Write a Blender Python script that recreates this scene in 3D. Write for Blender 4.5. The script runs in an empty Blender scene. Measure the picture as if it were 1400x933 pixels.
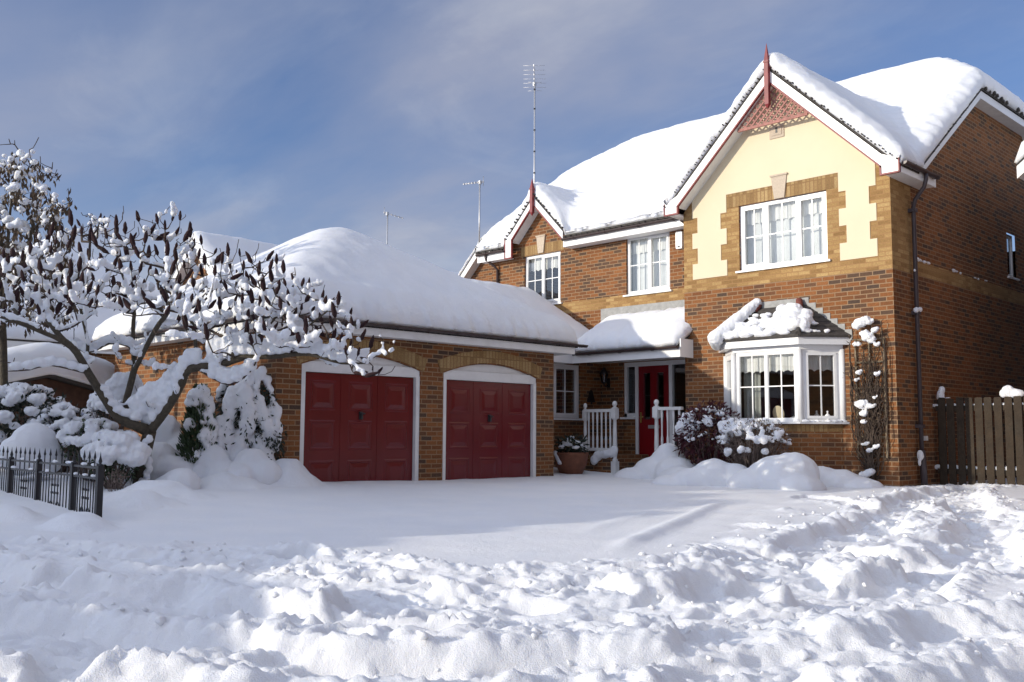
import bpy, math, random
import numpy as np
from mathutils import Vector, Matrix, noise as mnoise
R_ = math.radians
scene = bpy.context.scene
col = scene.collection
random.seed(7)
rng = np.random.default_rng(7)

# ------------------------------------------------------------------ camera
FPX = 1318.118
YAW, PIT, ROL = R_(-45.3498), R_(5.4475), R_(0.31536)
_f = Vector((math.sin(YAW)*math.cos(PIT), math.cos(YAW)*math.cos(PIT), math.sin(PIT)))
_r = Vector((math.cos(YAW), -math.sin(YAW), 0)); _u = _r.cross(_f)
cc, ss = math.cos(ROL), math.sin(ROL)
CR = cc*_r + ss*_u; CU = -ss*_r + cc*_u; CF = _f
CAM = Vector((6.73646, -15.42711, 0.95))
cam_d = bpy.data.cameras.new('camera'); cam = bpy.data.objects.new('camera', cam_d); col.objects.link(cam)
cam_d.sensor_width = 36; cam_d.lens = 36*FPX/1400; cam_d.clip_end = 2000; cam_d.clip_start = .05
cam.matrix_world = Matrix(((CR.x, CU.x, -CF.x, CAM.x), (CR.y, CU.y, -CF.y, CAM.y), (CR.z, CU.z, -CF.z, CAM.z), (0, 0, 0, 1)))
scene.camera = cam
def at(px, py, D):                       # a point of the place, D metres in front of the viewer
    return CAM + D*(CF + CR*((px-700)/FPX) - CU*((py-466.5)/FPX))

# ------------------------------------------------------------------ materials
MATS = {}
def new_mat(name):
    m = bpy.data.materials.new(name); m.use_nodes = True
    nt = m.node_tree; b = nt.nodes['Principled BSDF']; MATS[name] = m
    return m, nt, b
def N(nt, t, **kw):
    n = nt.nodes.new(t)
    for k, v in kw.items():
        if k in n.inputs: n.inputs[k].default_value = v
        else: setattr(n, k, v)
    return n
def ramp(nt, stops, fac, interp='LINEAR'):
    n = nt.nodes.new('ShaderNodeValToRGB'); cr = n.color_ramp; cr.interpolation = interp
    while len(cr.elements) > 1: cr.elements.remove(cr.elements[-1])
    cr.elements[0].position = stops[0][0]; cr.elements[0].color = (*stops[0][1], 1)
    for p, c in stops[1:]:
        e = cr.elements.new(p); e.color = (*c, 1)
    nt.links.new(fac, n.inputs[0]); return n
def mixc(nt, fac, a, b, blend='MIX'):
    n = nt.nodes.new('ShaderNodeMix'); n.data_type = 'RGBA'; n.blend_type = blend
    for i, v in ((0, fac), (6, a), (7, b)):
        if isinstance(v, (int, float)): n.inputs[i].default_value = v
        elif isinstance(v, tuple): n.inputs[i].default_value = (*v, 1)
        else: nt.links.new(v, n.inputs[i])
    return n.outputs[2]
def geo_pos(nt): return nt.nodes.new('ShaderNodeNewGeometry').outputs['Position']
def simple(name, colr, rough=.5, var=.12, scale=9, bump=0, bscale=60, metal=0, spec=.5, dirt=None):
    m, nt, b = new_mat(name)
    pos = geo_pos(nt)
    n = N(nt, 'ShaderNodeTexNoise', Scale=scale, Detail=5.0, Roughness=.6); nt.links.new(pos, n.inputs['Vector'])
    lo = tuple(c*(1-var) for c in colr); hi = tuple(min(1, c*(1+var)) for c in colr)
    c = ramp(nt, [(.3, lo), (.7, hi)], n.outputs['Fac']).outputs[0]
    if dirt:
        n2 = N(nt, 'ShaderNodeTexNoise', Scale=2.3, Detail=8.0, Roughness=.7); nt.links.new(pos, n2.inputs['Vector'])
        f = ramp(nt, [(.5, (0, 0, 0)), (.75, (.5, .5, .5))], n2.outputs['Fac']).outputs[0]
        c = mixc(nt, f, c, dirt)
    nt.links.new(c, b.inputs['Base Color'])
    b.inputs['Roughness'].default_value = rough; b.inputs['Metallic'].default_value = metal
    b.inputs['Specular IOR Level'].default_value = spec
    if bump:
        n3 = N(nt, 'ShaderNodeTexNoise', Scale=bscale, Detail=4.0); nt.links.new(pos, n3.inputs['Vector'])
        bp = N(nt, 'ShaderNodeBump', Strength=bump, Distance=.02); nt.links.new(n3.outputs['Fac'], bp.inputs['Height'])
        nt.links.new(bp.outputs[0], b.inputs['Normal'])
    return m
def brick(name, stops, mortar, rot=False, w=.225, h=.075):
    m, nt, b = new_mat(name)
    uv = nt.nodes.new('ShaderNodeUVMap').outputs[0]
    # slight wobble so that courses are not ruler-drawn
    nz = N(nt, 'ShaderNodeTexNoise', Scale=2.2, Detail=3.0); nt.links.new(uv, nz.inputs['Vector'])
    va = N(nt, 'ShaderNodeVectorMath', operation='MULTIPLY_ADD'); nt.links.new(nz.outputs['Color'], va.inputs[0])
    va.inputs[1].default_value = (.012, .012, 0); nt.links.new(uv, va.inputs[2]); vec = va.outputs[0]
    if rot:
        mp = N(nt, 'ShaderNodeMapping'); mp.inputs['Rotation'].default_value = (0, 0, R_(90)); nt.links.new(vec, mp.inputs[0]); vec = mp.outputs[0]
    bt = nt.nodes.new('ShaderNodeTexBrick')
    bt.inputs['Color1'].default_value = (0, 0, 0, 1); bt.inputs['Color2'].default_value = (1, 1, 1, 1); bt.inputs['Mortar'].default_value = (.5, .5, .5, 1)
    bt.inputs['Scale'].default_value = 1; bt.inputs['Mortar Size'].default_value = .0085; bt.inputs['Mortar Smooth'].default_value = .25
    bt.inputs['Brick Width'].default_value = w; bt.inputs['Row Height'].default_value = h
    bt.offset = 0.0 if rot else .5
    nt.links.new(vec, bt.inputs['Vector'])
    base = ramp(nt, stops, bt.outputs['Color']).outputs[0]
    n1 = N(nt, 'ShaderNodeTexNoise', Scale=38.0, Detail=6.0, Roughness=.7); nt.links.new(uv, n1.inputs['Vector'])
    g = ramp(nt, [(.25, (.62, .62, .62)), (.75, (1.3, 1.3, 1.3))], n1.outputs['Fac']).outputs[0]
    base = mixc(nt, 1.0, base, g, 'MULTIPLY')
    n2 = N(nt, 'ShaderNodeTexNoise', Scale=.7, Detail=5.0); nt.links.new(uv, n2.inputs['Vector'])
    g2 = ramp(nt, [(.3, (.82, .82, .82)), (.7, (1.12, 1.12, 1.12))], n2.outputs['Fac']).outputs[0]
    base = mixc(nt, 1.0, base, g2, 'MULTIPLY')
    c = mixc(nt, bt.outputs['Fac'], base, mortar)
    nt.links.new(c, b.inputs['Base Color']); b.inputs['Roughness'].default_value = .85; b.inputs['Specular IOR Level'].default_value = .25
    inv = N(nt, 'ShaderNodeMath', operation='SUBTRACT'); inv.inputs[0].default_value = 1; nt.links.new(bt.outputs['Fac'], inv.inputs[1])
    ad = N(nt, 'ShaderNodeMath', operation='MULTIPLY_ADD'); nt.links.new(n1.outputs['Fac'], ad.inputs[0]); ad.inputs[1].default_value = .5; nt.links.new(inv.outputs[0], ad.inputs[2])
    bp = N(nt, 'ShaderNodeBump', Strength=.55, Distance=.006); nt.links.new(ad.outputs[0], bp.inputs['Height']); nt.links.new(bp.outputs[0], b.inputs['Normal'])
    return m

RED_ST = [(0, (.085, .054, .038)), (.15, (.112, .063, .038)), (.27, (.175, .072, .029)), (.5, (.240, .092, .031)), (.72, (.262, .106, .038)), (.86, (.20, .077, .029)), (1, (.12, .06, .034))]
brick('brick', RED_ST, (.29, .19, .108))
brick('brick_buff', [(0, (.265, .15, .056)), (.5, (.37, .225, .088)), (1, (.46, .305, .13))], (0.324, 0.185, 0.078))
brick('brick_soldier', [(0, (.235, .14, .058)), (.5, (.33, .21, .09)), (1, (.41, .28, .13))], (0.243, 0.141, 0.062), rot=True)
brick('brick_dark', [(0, (0.090, 0.048, 0.028)), (.3, (0.180, 0.074, 0.028)), (.7, (0.243, 0.104, 0.036)), (1, (0.297, 0.126, 0.045))], (0.270, 0.178, 0.101))
simple('render_cream', (.72, .615, .43), .9, .03, 1.5, .12, 160)
simple('upvc', (.80, .80, .79), .32, .03, 3)
simple('white_paint', (.78, .78, .76), .45, .05, 4, dirt=(.55, .53, .5))
simple('trim_red', (.20, .022, .025), .5, .25, 12)
simple('lattice_wood', (.36, .16, .13), .75, .3, 20)
m = simple('door_paint', (.135, .006, .009), .27, .10, 2.0, .02, 8)
simple('front_door_paint', (.20, .006, .010), .28, .08, 3)
simple('tile', (.055, .048, .042), .85, .35, 14, .5, 40)
simple('ridge_tile', (.17, .045, .03), .8, .3, 20, .3, 60)
simple('gutter_brown', (.045, .028, .026), .4, .15, 8)
simple('downpipe_plastic', (.062, .048, .052), .45, .12, 6)
simple('lead', (.27, .27, .26), .55, .2, 12, .15, 30)
simple('stone', (.52, .43, .33), .85, .12, 30, .2, 120)
simple('curtain', (.86, .85, .82), .9, .04, 6)
simple('net', (.74, .75, .75), .9, .08, 5)
simple('drape', (.42, .43, .40), .9, .12, 6)
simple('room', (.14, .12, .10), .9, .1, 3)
simple('bark', (.066, .052, .033), .85, .35, 22, .6, 50)
simple('twig', (.062, .042, .03), .85, .3, 22)
simple('seedhead', (.030, .008, .009), .9, .45, 60, .8, 140)
simple('leaf_brown', (.085, .055, .03), .8, .5, 20)
simple('leaf_dark', (.020, .030, .018), .6, .5, 25)
simple('leaf_green', (.035, .06, .022), .6, .5, 25)
simple('leaf_red', (.055, .006, .012), .6, .6, 25)
simple('stem_grey', (.16, .12, .10), .85, .4, 25)
simple('terracotta', (.20, .075, .04), .75, .2, 10, .15, 60, dirt=(.10, .06, .05))
simple('iron', (.012, .012, .015), .45, .3, 20)
simple('fence_wood', (.036, .023, .012), .85, .28, 7, .5, 35, dirt=(.05, .045, .035))
simple('trellis_wood', (.22, .17, .11), .85, .25, 15)
simple('aluminium', (.50, .50, .51), .4, .12, 10, metal=.6)
simple('plastic_dark', (.03, .03, .032), .5, .2, 10)
simple('brass', (.5, .35, .12), .35, .1, 10, metal=.8)
simple('shed_wood', (.09, .045, .028), .85, .3, 8, .3, 30)
simple('house_white', (.62, .61, .59), .85, .05, 3)
# snow
m, nt, b = new_mat('snow')
pos = geo_pos(nt)
n = N(nt, 'ShaderNodeTexNoise', Scale=1.3, Detail=6.0); nt.links.new(pos, n.inputs['Vector'])
c = ramp(nt, [(.3, (.80, .82, .85)), (.7, (.86, .865, .875))], n.outputs['Fac']).outputs[0]
nt.links.new(c, b.inputs['Base Color']); b.inputs['Roughness'].default_value = .6; b.inputs['Specular IOR Level'].default_value = .25
b.inputs['Subsurface Weight'].default_value = .0
n1 = N(nt, 'ShaderNodeTexNoise', Scale=26.0, Detail=8.0, Roughness=.72); nt.links.new(pos, n1.inputs['Vector'])
n2 = N(nt, 'ShaderNodeTexVoronoi', Scale=170.0); nt.links.new(pos, n2.inputs['Vector'])
ad = N(nt, 'ShaderNodeMath', operation='MULTIPLY_ADD'); nt.links.new(n2.outputs['Distance'], ad.inputs[0]); ad.inputs[1].default_value = .22; nt.links.new(n1.outputs['Fac'], ad.inputs[2])
bp = N(nt, 'ShaderNodeBump', Strength=.5, Distance=.03); nt.links.new(ad.outputs[0], bp.inputs['Height']); nt.links.new(bp.outputs[0], b.inputs['Normal'])
b.inputs['Subsurface Weight'].default_value = .5; b.inputs['Subsurface Radius'].default_value = (.05, .055, .065); b.inputs['Subsurface Scale'].default_value = .5
# glass: a clear pane with a mirror-like reflection that grows towards grazing angles
m, nt, b = new_mat('glass'); nt.nodes.remove(b)
out = nt.nodes['Material Output']
tr = N(nt, 'ShaderNodeBsdfTransparent'); tr.inputs[0].default_value = (.90, .92, .92, 1)
gl = N(nt, 'ShaderNodeBsdfGlossy'); gl.inputs['Color'].default_value = (.9, .92, .95, 1); gl.inputs['Roughness'].default_value = .015
fr = N(nt, 'ShaderNodeFresnel', IOR=1.5)
mx = N(nt, 'ShaderNodeMixShader'); sc_ = N(nt, 'ShaderNodeMath', operation='MULTIPLY_ADD'); nt.links.new(fr.outputs[0], sc_.inputs[0]); sc_.inputs[1].default_value = 1.5; sc_.inputs[2].default_value = .05
nt.links.new(sc_.outputs[0], mx.inputs[0]); nt.links.new(tr.outputs[0], mx.inputs[1]); nt.links.new(gl.outputs[0], mx.inputs[2]); nt.links.new(mx.outputs[0], out.inputs['Surface'])

# ------------------------------------------------------------------ mesh helpers
class Fr:                                # local frame: u along the wall, v up, d outwards
    def __init__(s, o, u, n): s.o, s.u, s.n = Vector(o), Vector(u).normalized(), Vector(n).normalized()
    def __call__(s, u, v, d=0): return s.o + s.u*u + s.n*d + Vector((0, 0, v))
class MB:
    def __init__(s): s.v, s.f, s.sm, s.mi = [], [], [], []
    def poly(s, pts, mi=0, smooth=False):
        i = len(s.v); s.v += [tuple(p) for p in pts]; s.f.append(tuple(range(i, i+len(pts)))); s.sm.append(smooth); s.mi.append(mi)
    def hexa(s, P, mi=0):
        i = len(s.v); s.v += [tuple(p) for p in P]
        for q in ((0, 3, 2, 1), (4, 5, 6, 7), (0, 1, 5, 4), (1, 2, 6, 5), (2, 3, 7, 6), (3, 0, 4, 7)):
            s.f.append(tuple(i+k for k in q)); s.sm.append(False); s.mi.append(mi)
    def box(s, x0, x1, y0, y1, z0, z1, mi=0):
        s.hexa([(x0, y0, z0), (x1, y0, z0), (x1, y1, z0), (x0, y1, z0), (x0, y0, z1), (x1, y0, z1), (x1, y1, z1), (x0, y1, z1)], mi)
    def fbox(s, F, u0, u1, v0, v1, d0, d1, mi=0):
        s.hexa([F(u0, v0, d0), F(u1, v0, d0), F(u1, v0, d1), F(u0, v0, d1), F(u0, v1, d0), F(u1, v1, d0), F(u1, v1, d1), F(u0, v1, d1)], mi)
    def prism(s, F, pts, d0, d1, mi=0):  # (u,v) outline pulled from d0 to d1
        a = [F(u, v, d0) for u, v in pts]; b = [F(u, v, d1) for u, v in pts]; n = len(pts)
        s.poly(a, mi); s.poly(b[::-1], mi)
        for k in range(n): s.poly([a[k], b[k], b[(k+1) % n], a[(k+1) % n]], mi)
    def tube(s, path, rad, n=6, mi=0, cap=True, smooth=True):
        path = [Vector(p) for p in path]; m_ = len(path)
        if isinstance(rad, (int, float)): rad = [rad]*m_
        i0 = len(s.v); up = None
        for k in range(m_):
            t = (path[min(k+1, m_-1)]-path[max(k-1, 0)])
            if t.length < 1e-9: t = Vector((0, 0, 1))
            t.normalize()
            if up is None: up = t.orthogonal().normalized()
            up = (up - t*up.dot(t))
            up = up.normalized() if up.length > 1e-6 else t.orthogonal().normalized()
            w = t.cross(up)
            for j in range(n):
                a = 2*math.pi*j/n
                s.v.append(tuple(path[k] + (up*math.cos(a)+w*math.sin(a))*rad[k]))
        for k in range(m_-1):
            for j in range(n):
                a = i0+k*n+j; b_ = i0+k*n+(j+1) % n
                s.f.append((a, b_, b_+n, a+n)); s.sm.append(smooth); s.mi.append(mi)
        if cap:
            s.f.append(tuple(i0+j for j in range(n))[::-1]); s.sm.append(False); s.mi.append(mi)
            s.f.append(tuple(i0+(m_-1)*n+j for j in range(n))); s.sm.append(False); s.mi.append(mi)
    def lathe(s, c, prof, n=16, mi=0):   # prof: (r, z)
        c = Vector(c); i0 = len(s.v)
        for r, z in prof:
            for j in range(n):
                a = 2*math.pi*j/n; s.v.append((c.x+r*math.cos(a), c.y+r*math.sin(a), c.z+z))
        for k in range(len(prof)-1):
            for j in range(n):
                a = i0+k*n+j; b_ = i0+k*n+(j+1) % n
                s.f.append((a, b_, b_+n, a+n)); s.sm.append(True); s.mi.append(mi)
    def ell(s, c, r, nu=8, nv=6, mi=0, rot=None):
        c = Vector(c); i0 = len(s.v)
        if isinstance(r, (int, float)): r = (r, r, r)
        for k in range(nv+1):
            th = math.pi*k/nv
            for j in range(nu):
                a = 2*math.pi*j/nu
                p = Vector((r[0]*math.sin(th)*math.cos(a), r[1]*math.sin(th)*math.sin(a), r[2]*math.cos(th)))
                if rot is not None: p = rot @ p
                s.v.append(tuple(c+p))
        for k in range(nv):
            for j in range(nu):
                a = i0+k*nu+j; b_ = i0+k*nu+(j+1) % nu
                s.f.append((a, a+nu, b_+nu, b_)); s.sm.append(True); s.mi.append(mi)
    def build(s, name, mats, parent=None, local=False):
        me = bpy.data.meshes.new(name)
        off = Vector((0, 0, 0))
        if parent is not None and not local:
            q = parent
            while q is not None: off = off + q.location; q = q.parent
        V = [(p[0]-off.x, p[1]-off.y, p[2]-off.z) for p in s.v]
        me.from_pydata(V, [], s.f)
        me.polygons.foreach_set('use_smooth', s.sm); me.polygons.foreach_set('material_index', s.mi)
        uv = me.uv_layers.new(name='UVMap'); data = np.zeros((len(me.loops), 2), 'f'); Z = Vector((0, 0, 1))
        for p in me.polygons:
            n = p.normal
            if abs(n.z) < .9:
                # horizontal tangent, snapped so that opposite faces share one direction
                t = Vector((-n.y, n.x, 0)).normalized()
                if t.x + t.y*1.01 < 0: t = -t
                for li in p.loop_indices:
                    w = V[me.loops[li].vertex_index]; data[li] = ((w[0]+off.x)*t.x+(w[1]+off.y)*t.y, w[2]+off.z)
            else:
                for li in p.loop_indices:
                    w = V[me.loops[li].vertex_index]; data[li] = (w[0]+off.x, w[1]+off.y)
        uv.data.foreach_set('uv', data.ravel())
        for mm in (mats if isinstance(mats, (list, tuple)) else [mats]): me.materials.append(MATS[mm])
        o = bpy.data.objects.new(name, me); col.objects.link(o)
        if parent is not None: o.parent = parent
        return o
def tag(o, label=None, cat=None, group=None, kind=None):
    if label: o['label'] = label
    if cat: o['category'] = cat
    if group: o['group'] = group
    if kind: o['kind'] = kind
    return o
def thing(name, label, cat, loc, group=None):
    o = bpy.data.objects.new(name, None); col.objects.link(o); o.location = loc; o.empty_display_size = .1
    return tag(o, label, cat, group)
def mesh_np(name, V, F, mat, parent=None, smooth=True):
    me = bpy.data.meshes.new(name)
    off = Vector((0, 0, 0)); q = parent
    while q is not None: off = off + q.location; q = q.parent
    V = np.asarray(V, 'f') - np.array(off, 'f')
    F = np.asarray(F, 'i')
    me.vertices.add(len(V)); me.vertices.foreach_set('co', V.ravel())
    k = F.shape[1]; me.loops.add(len(F)*k); me.loops.foreach_set('vertex_index', F.ravel())
    me.polygons.add(len(F)); me.polygons.foreach_set('loop_start', np.arange(0, len(F)*k, k, dtype='i'))
    me.polygons.foreach_set('use_smooth', np.full(len(F), smooth)); me.update(calc_edges=True); me.validate()
    me.materials.append(MATS[mat])
    o = bpy.data.objects.new(name, me); col.objects.link(o)
    if parent is not None: o.parent = parent
    return o

# ------------------------------------------------------------------ numpy noise
def _hash(ix, iy, seed):
    h = (ix.astype(np.int64)*374761393 + iy.astype(np.int64)*668265263 + seed*974634777) & 0xffffffff
    h = ((h ^ (h >> 13))*1274126177) & 0xffffffff
    return ((h ^ (h >> 16)) & 0xffff)/65535.0
def perlin(x, y, seed=0):
    ix, iy = np.floor(x), np.floor(y); fx, fy = x-ix, y-iy
    u = fx*fx*fx*(fx*(fx*6-15)+10); v = fy*fy*fy*(fy*(fy*6-15)+10)
    def g(dx, dy):
        a = _hash(ix+dx, iy+dy, seed)*2*np.pi
        return np.cos(a)*(fx-dx)+np.sin(a)*(fy-dy)
    return ((g(0, 0)*(1-u)+g(1, 0)*u)*(1-v)+(g(0, 1)*(1-u)+g(1, 1)*u)*v)*1.4
def fbm(x, y, seed=0, oct=4, rough=.5):
    s = 0; a = 1; t = 0
    for k in range(oct):
        s = s+a*perlin(x*2**k, y*2**k, seed+k*17); t += a; a *= rough
    return s/t
def worley(x, y, seed=0):
    ix, iy = np.floor(x), np.floor(y); d = np.full(np.shape(x), 9.0)
    for dx in (-1, 0, 1):
        for dy in (-1, 0, 1):
            cx = ix+dx; cy = iy+dy
            px_ = cx+_hash(cx, cy, seed); py_ = cy+_hash(cx, cy, seed+91)
            d = np.minimum(d, (x-px_)**2+(y-py_)**2)
    return np.sqrt(d)
def sstep(a, b, x):
    t = np.clip((x-a)/(b-a), 0, 1); return t*t*(3-2*t)

# ------------------------------------------------------------------ snow lumps: union of ellipsoids, remeshed and softened
def snow_blob(name, ells, parent=None, voxel=.03, smooth=3, amp=.012, freq=6, mat='snow', stuff=None):
    b = MB()
    for e in ells:
        c, r = e[0], e[1]; rot = e[2] if len(e) > 2 else None
        b.ell(c, r, 10, 7, rot=rot)
    me = bpy.data.meshes.new('t'); me.from_pydata(b.v, [], b.f)
    o = bpy.data.objects.new('t', me); col.objects.link(o)
    md = o.modifiers.new('r', 'REMESH'); md.mode = 'VOXEL'; md.voxel_size = voxel
    if smooth:
        sm = o.modifiers.new('s', 'SMOOTH'); sm.iterations = smooth; sm.factor = .5
    dg = bpy.context.evaluated_depsgraph_get(); me2 = bpy.data.meshes.new_from_object(o.evaluated_get(dg))
    bpy.data.objects.remove(o); bpy.data.meshes.remove(me)
    n = len(me2.vertices); V = np.zeros(n*3, 'f'); me2.vertices.foreach_get('co', V); V = V.reshape(-1, 3)
    Nn = np.zeros(n*3, 'f'); me2.vertex_normals.foreach_get('vector', Nn); Nn = Nn.reshape(-1, 3)
    d = fbm(V[:, 0]*freq+V[:, 2]*freq*.7, V[:, 1]*freq-V[:, 2]*freq*.6, 5, 3, .6)*amp*2
    V = V+Nn*d[:, None]
    off = Vector((0, 0, 0)); q = parent
    while q is not None: off = off+q.location; q = q.parent
    V -= np.array(off, 'f')
    me2.vertices.foreach_set('co', V.ravel().astype('f')); me2.polygons.foreach_set('use_smooth', np.full(len(me2.polygons), True))
    me2.materials.clear(); me2.materials.append(MATS[mat]); me2.name = name; me2.update()
    o = bpy.data.objects.new(name, me2); col.objects.link(o)
    if parent is not None: o.parent = parent
    return o

# ------------------------------------------------------------------ roofs as height fields (tiles below, snow above)
def roof_field(rects, zfun, h=.05):
    x0 = min(r[0] for r in rects); x1 = max(r[1] for r in rects); y0 = min(r[2] for r in rects); y1 = max(r[3] for r in rects)
    nx = int(round((x1-x0)/h)); ny = int(round((y1-y0)/h))
    xs = x0+np.arange(nx+1)*h; ys = y0+np.arange(ny+1)*h
    Xc, Yc = np.meshgrid(xs[:-1]+h/2, ys[:-1]+h/2, indexing='ij')
    mask = np.zeros(Xc.shape, bool)
    for r in rects: mask |= (Xc > r[0]) & (Xc < r[1]) & (Yc > r[2]) & (Yc < r[3])
    X, Y = np.meshgrid(xs, ys, indexing='ij')
    return X, Y, mask, zfun(X, Y), h
def edge_dist(X, Y, mask, h, maxd):
    # distance of each grid vertex to the outline of the masked area, and the outward direction
    segs = []
    nx, ny = mask.shape; M = np.zeros((nx+2, ny+2), bool); M[1:-1, 1:-1] = mask
    x0, y0 = X[0, 0], Y[0, 0]
    D = np.full(X.shape, 99.0); GX = np.zeros(X.shape); GY = np.zeros(X.shape)
    # edges between masked / unmasked cells, merged into runs
    def runs(B):
        for i in range(B.shape[0]):
            j = 0
            while j < B.shape[1]:
                if B[i, j]:
                    k = j
                    while k < B.shape[1] and B[i, k]: k += 1
                    yield i, j, k; j = k
                else: j += 1
    for i, j, k in runs(M[1:, 1:-1] != M[:-1, 1:-1]): segs.append((x0+i*h, y0+j*h, x0+i*h, y0+k*h))
    for j, i, k in runs((M[1:-1, 1:] != M[1:-1, :-1]).T): segs.append((x0+i*h, y0+j*h, x0+k*h, y0+j*h))
    for a, b, c, d in segs:
        if a == c: qx = np.full(X.shape, a); qy = np.clip(Y, min(b, d), max(b, d))
        else: qy = np.full(X.shape, b); qx = np.clip(X, min(a, c), max(a, c))
        dd = np.hypot(X-qx, Y-qy); w = dd < D
        D = np.where(w, dd, D); GX = np.where(w, qx-X, GX); GY = np.where(w, qy-Y, GY)
    return D, GX, GY
def slab(name, X, Y, mask, top, bot, mat, parent=None, DX=None, DY=None, smooth=True):
    used = np.zeros(X.shape, bool)
    used[:-1, :-1] |= mask; used[1:, :-1] |= mask; used[:-1, 1:] |= mask; used[1:, 1:] |= mask
    idx = -np.ones(X.shape, int); n = used.sum(); idx[used] = np.arange(n)
    PX = X if DX is None else X+DX; PY = Y if DY is None else Y+DY
    V = np.concatenate([np.stack([PX[used], PY[used], top[used]], 1), np.stack([X[used], Y[used], bot[used]], 1)])
    i, j = np.nonzero(mask)
    a, b, c, d = idx[i, j], idx[i+1, j], idx[i+1, j+1], idx[i, j+1]
    F = [np.stack([a, b, c, d], 1), np.stack([a+n, d+n, c+n, b+n], 1)]
    M = np.zeros((mask.shape[0]+2, mask.shape[1]+2), bool); M[1:-1, 1:-1] = mask
    for di, dj, (p, q) in ((-1, 0, (a, d)), (1, 0, (c, b)), (0, -1, (b, a)), (0, 1, (d, c))):
        e = ~M[i+1+di, j+1+dj]; F.append(np.stack([p[e], q[e], q[e]+n, p[e]+n], 1))
    return mesh_np(name, V, np.concatenate(F), mat, parent, smooth)
def blur(Z, it):
    for _ in range(it):
        P = np.pad(Z, 1, mode='edge'); Z = (P[:-2, 1:-1]+P[2:, 1:-1]+P[1:-1, :-2]+P[1:-1, 2:]+Z*2)/6
    return Z
def snowy_roof(rects, zfun, parent, T=.33, w=.3, h=.05, thick=.04, blur_it=40, lump=.05, seed=1, ripple=.0, snow=True, tmin=.06):
    X, Y, mask, Z, h = roof_field(rects, zfun, h)
    rf = slab('roof', X, Y, mask, Z, Z-thick, 'tile', parent, smooth=False)
    D, GX, GY = edge_dist(X, Y, mask, h, w)
    t = np.clip(D/w, 0, 1); prof = np.sqrt(np.clip(1-(1-t)**2.2, 0, 1))
    Zs = blur(Z, blur_it)
    near = 1-np.clip(D/.45, 0, 1)
    nz = fbm(X*5, Y*5, seed, 4, .6)*lump*(.15+near) + fbm(X*.7, Y*.7, seed+5, 3)*.05 + fbm(X*3.1, Y*3.1, seed+6, 3)*.016*sstep(.1, .5, D)
    if ripple: nz = nz+ripple*np.sin(Z*2*math.pi/.20+fbm(X*.6, Y*.6, seed+9)*3)*sstep(.2, .7, D)*(.5+.5*fbm(X*.5, Y*.5, seed+3))
    zb = Zs*(1-near)+Z*near
    top = np.maximum(zb+tmin+(T-tmin)*prof+nz*np.clip(t*2+.4, 0, 1), Z+.02)
    push = (.06+.15*fbm(X*5, Y*5, seed+20, 4, .75))*np.clip(1-D/.16, 0, 1)
    L = np.hypot(GX, GY)+1e-6
    # at the very edge take the direction from the neighbouring inner point
    onb = D < 1e-6; ux = np.where(onb, 0, GX/L); uy = np.where(onb, 0, GY/L)
    bx = blur(ux, 1)*6; by = blur(uy, 1)*6; bl = np.hypot(bx, by)+1e-6
    ux = np.where(onb, bx/bl, ux); uy = np.where(onb, by/bl, uy)
    sn = None
    if snow: sn = slab('roof_snow', X, Y, mask, top, Z+.006, 'snow', parent, ux*push, uy*push)
    return rf, sn

# ================================================================== SNOWY GROUND
def poly_sd(X, Y, P):                    # signed distance to an open polyline (positive on its right-hand side)
    D = np.full(X.shape, 99.0); S = np.zeros(X.shape)
    for (a, b), (c, d) in zip(P[:-1], P[1:]):
        ex, ey = c-a, d-b; L2 = ex*ex+ey*ey
        t = np.clip(((X-a)*ex+(Y-b)*ey)/L2, 0, 1); dx, dy = X-a-t*ex, Y-b-t*ey; dd = np.hypot(dx, dy)
        s = np.sign(ex*dy-ey*dx); w = dd < D-1e-9
        D = np.where(w, dd, D); S = np.where(w, -s, S)
    return D*S
EDGE = [(-30, -16.2), (-6, -13.9), (-1.66, -12.95), (-.42, -12.21), (.5, -11.35), (1.3, -11.2), (2.05, -11.1), (2.75, -10.0), (2.3, -8.8), (1.5, -7.0), (.6, -4.9), (-.1, -3.3), (.3, -2.4), (-.4, -1.2), (-.3, .5), (.0, 1.3), (2, 1.6), (30, 3)]
TRAILS = [
    [(-4, -13.7), (.2, -12.75), (1.7, -12.0), (2.7, -11.2), (3.25, -9.9), (2.9, -7.4), (2.0, -4.7), (1.2, -2.0), (.9, .9)],
    [(-3, -14.6), (1.6, -13.3), (3.3, -12.3), (4.3, -10.8), (4.25, -8.6), (3.3, -5.6), (2.1, -3.0), (1.1, -.5)],
    [(1.5, -14.2), (3.6, -13.15), (4.7, -12.0), (5.4, -10.3), (5.3, -7.8), (4.6, -5)],
    [(1.7, -12.0), (2.6, -12.1), (3.6, -11.3), (3.8, -10.2), (3.2, -9.0)],
    [(3.1, -14.4), (4.4, -13.5), (5.4, -12.3), (6.0, -10.8)],
    [(2.3, -9.3), (3.3, -9.1), (4.6, -8.5)], [(.2, -12.0), (1.2, -11.75), (2.3, -11.5)]]
def trail_d(X, Y):
    D = np.full(X.shape, 99.0)
    for P in TRAILS:
        for (a, b), (c, d) in zip(P[:-1], P[1:]):
            ex, ey = c-a, d-b; t = np.clip(((X-a)*ex+(Y-b)*ey)/(ex*ex+ey*ey), 0, 1); D = np.minimum(D, np.hypot(X-a-t*ex, Y-b-t*ey))
    return D
random.seed(21); PITS = []
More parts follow.
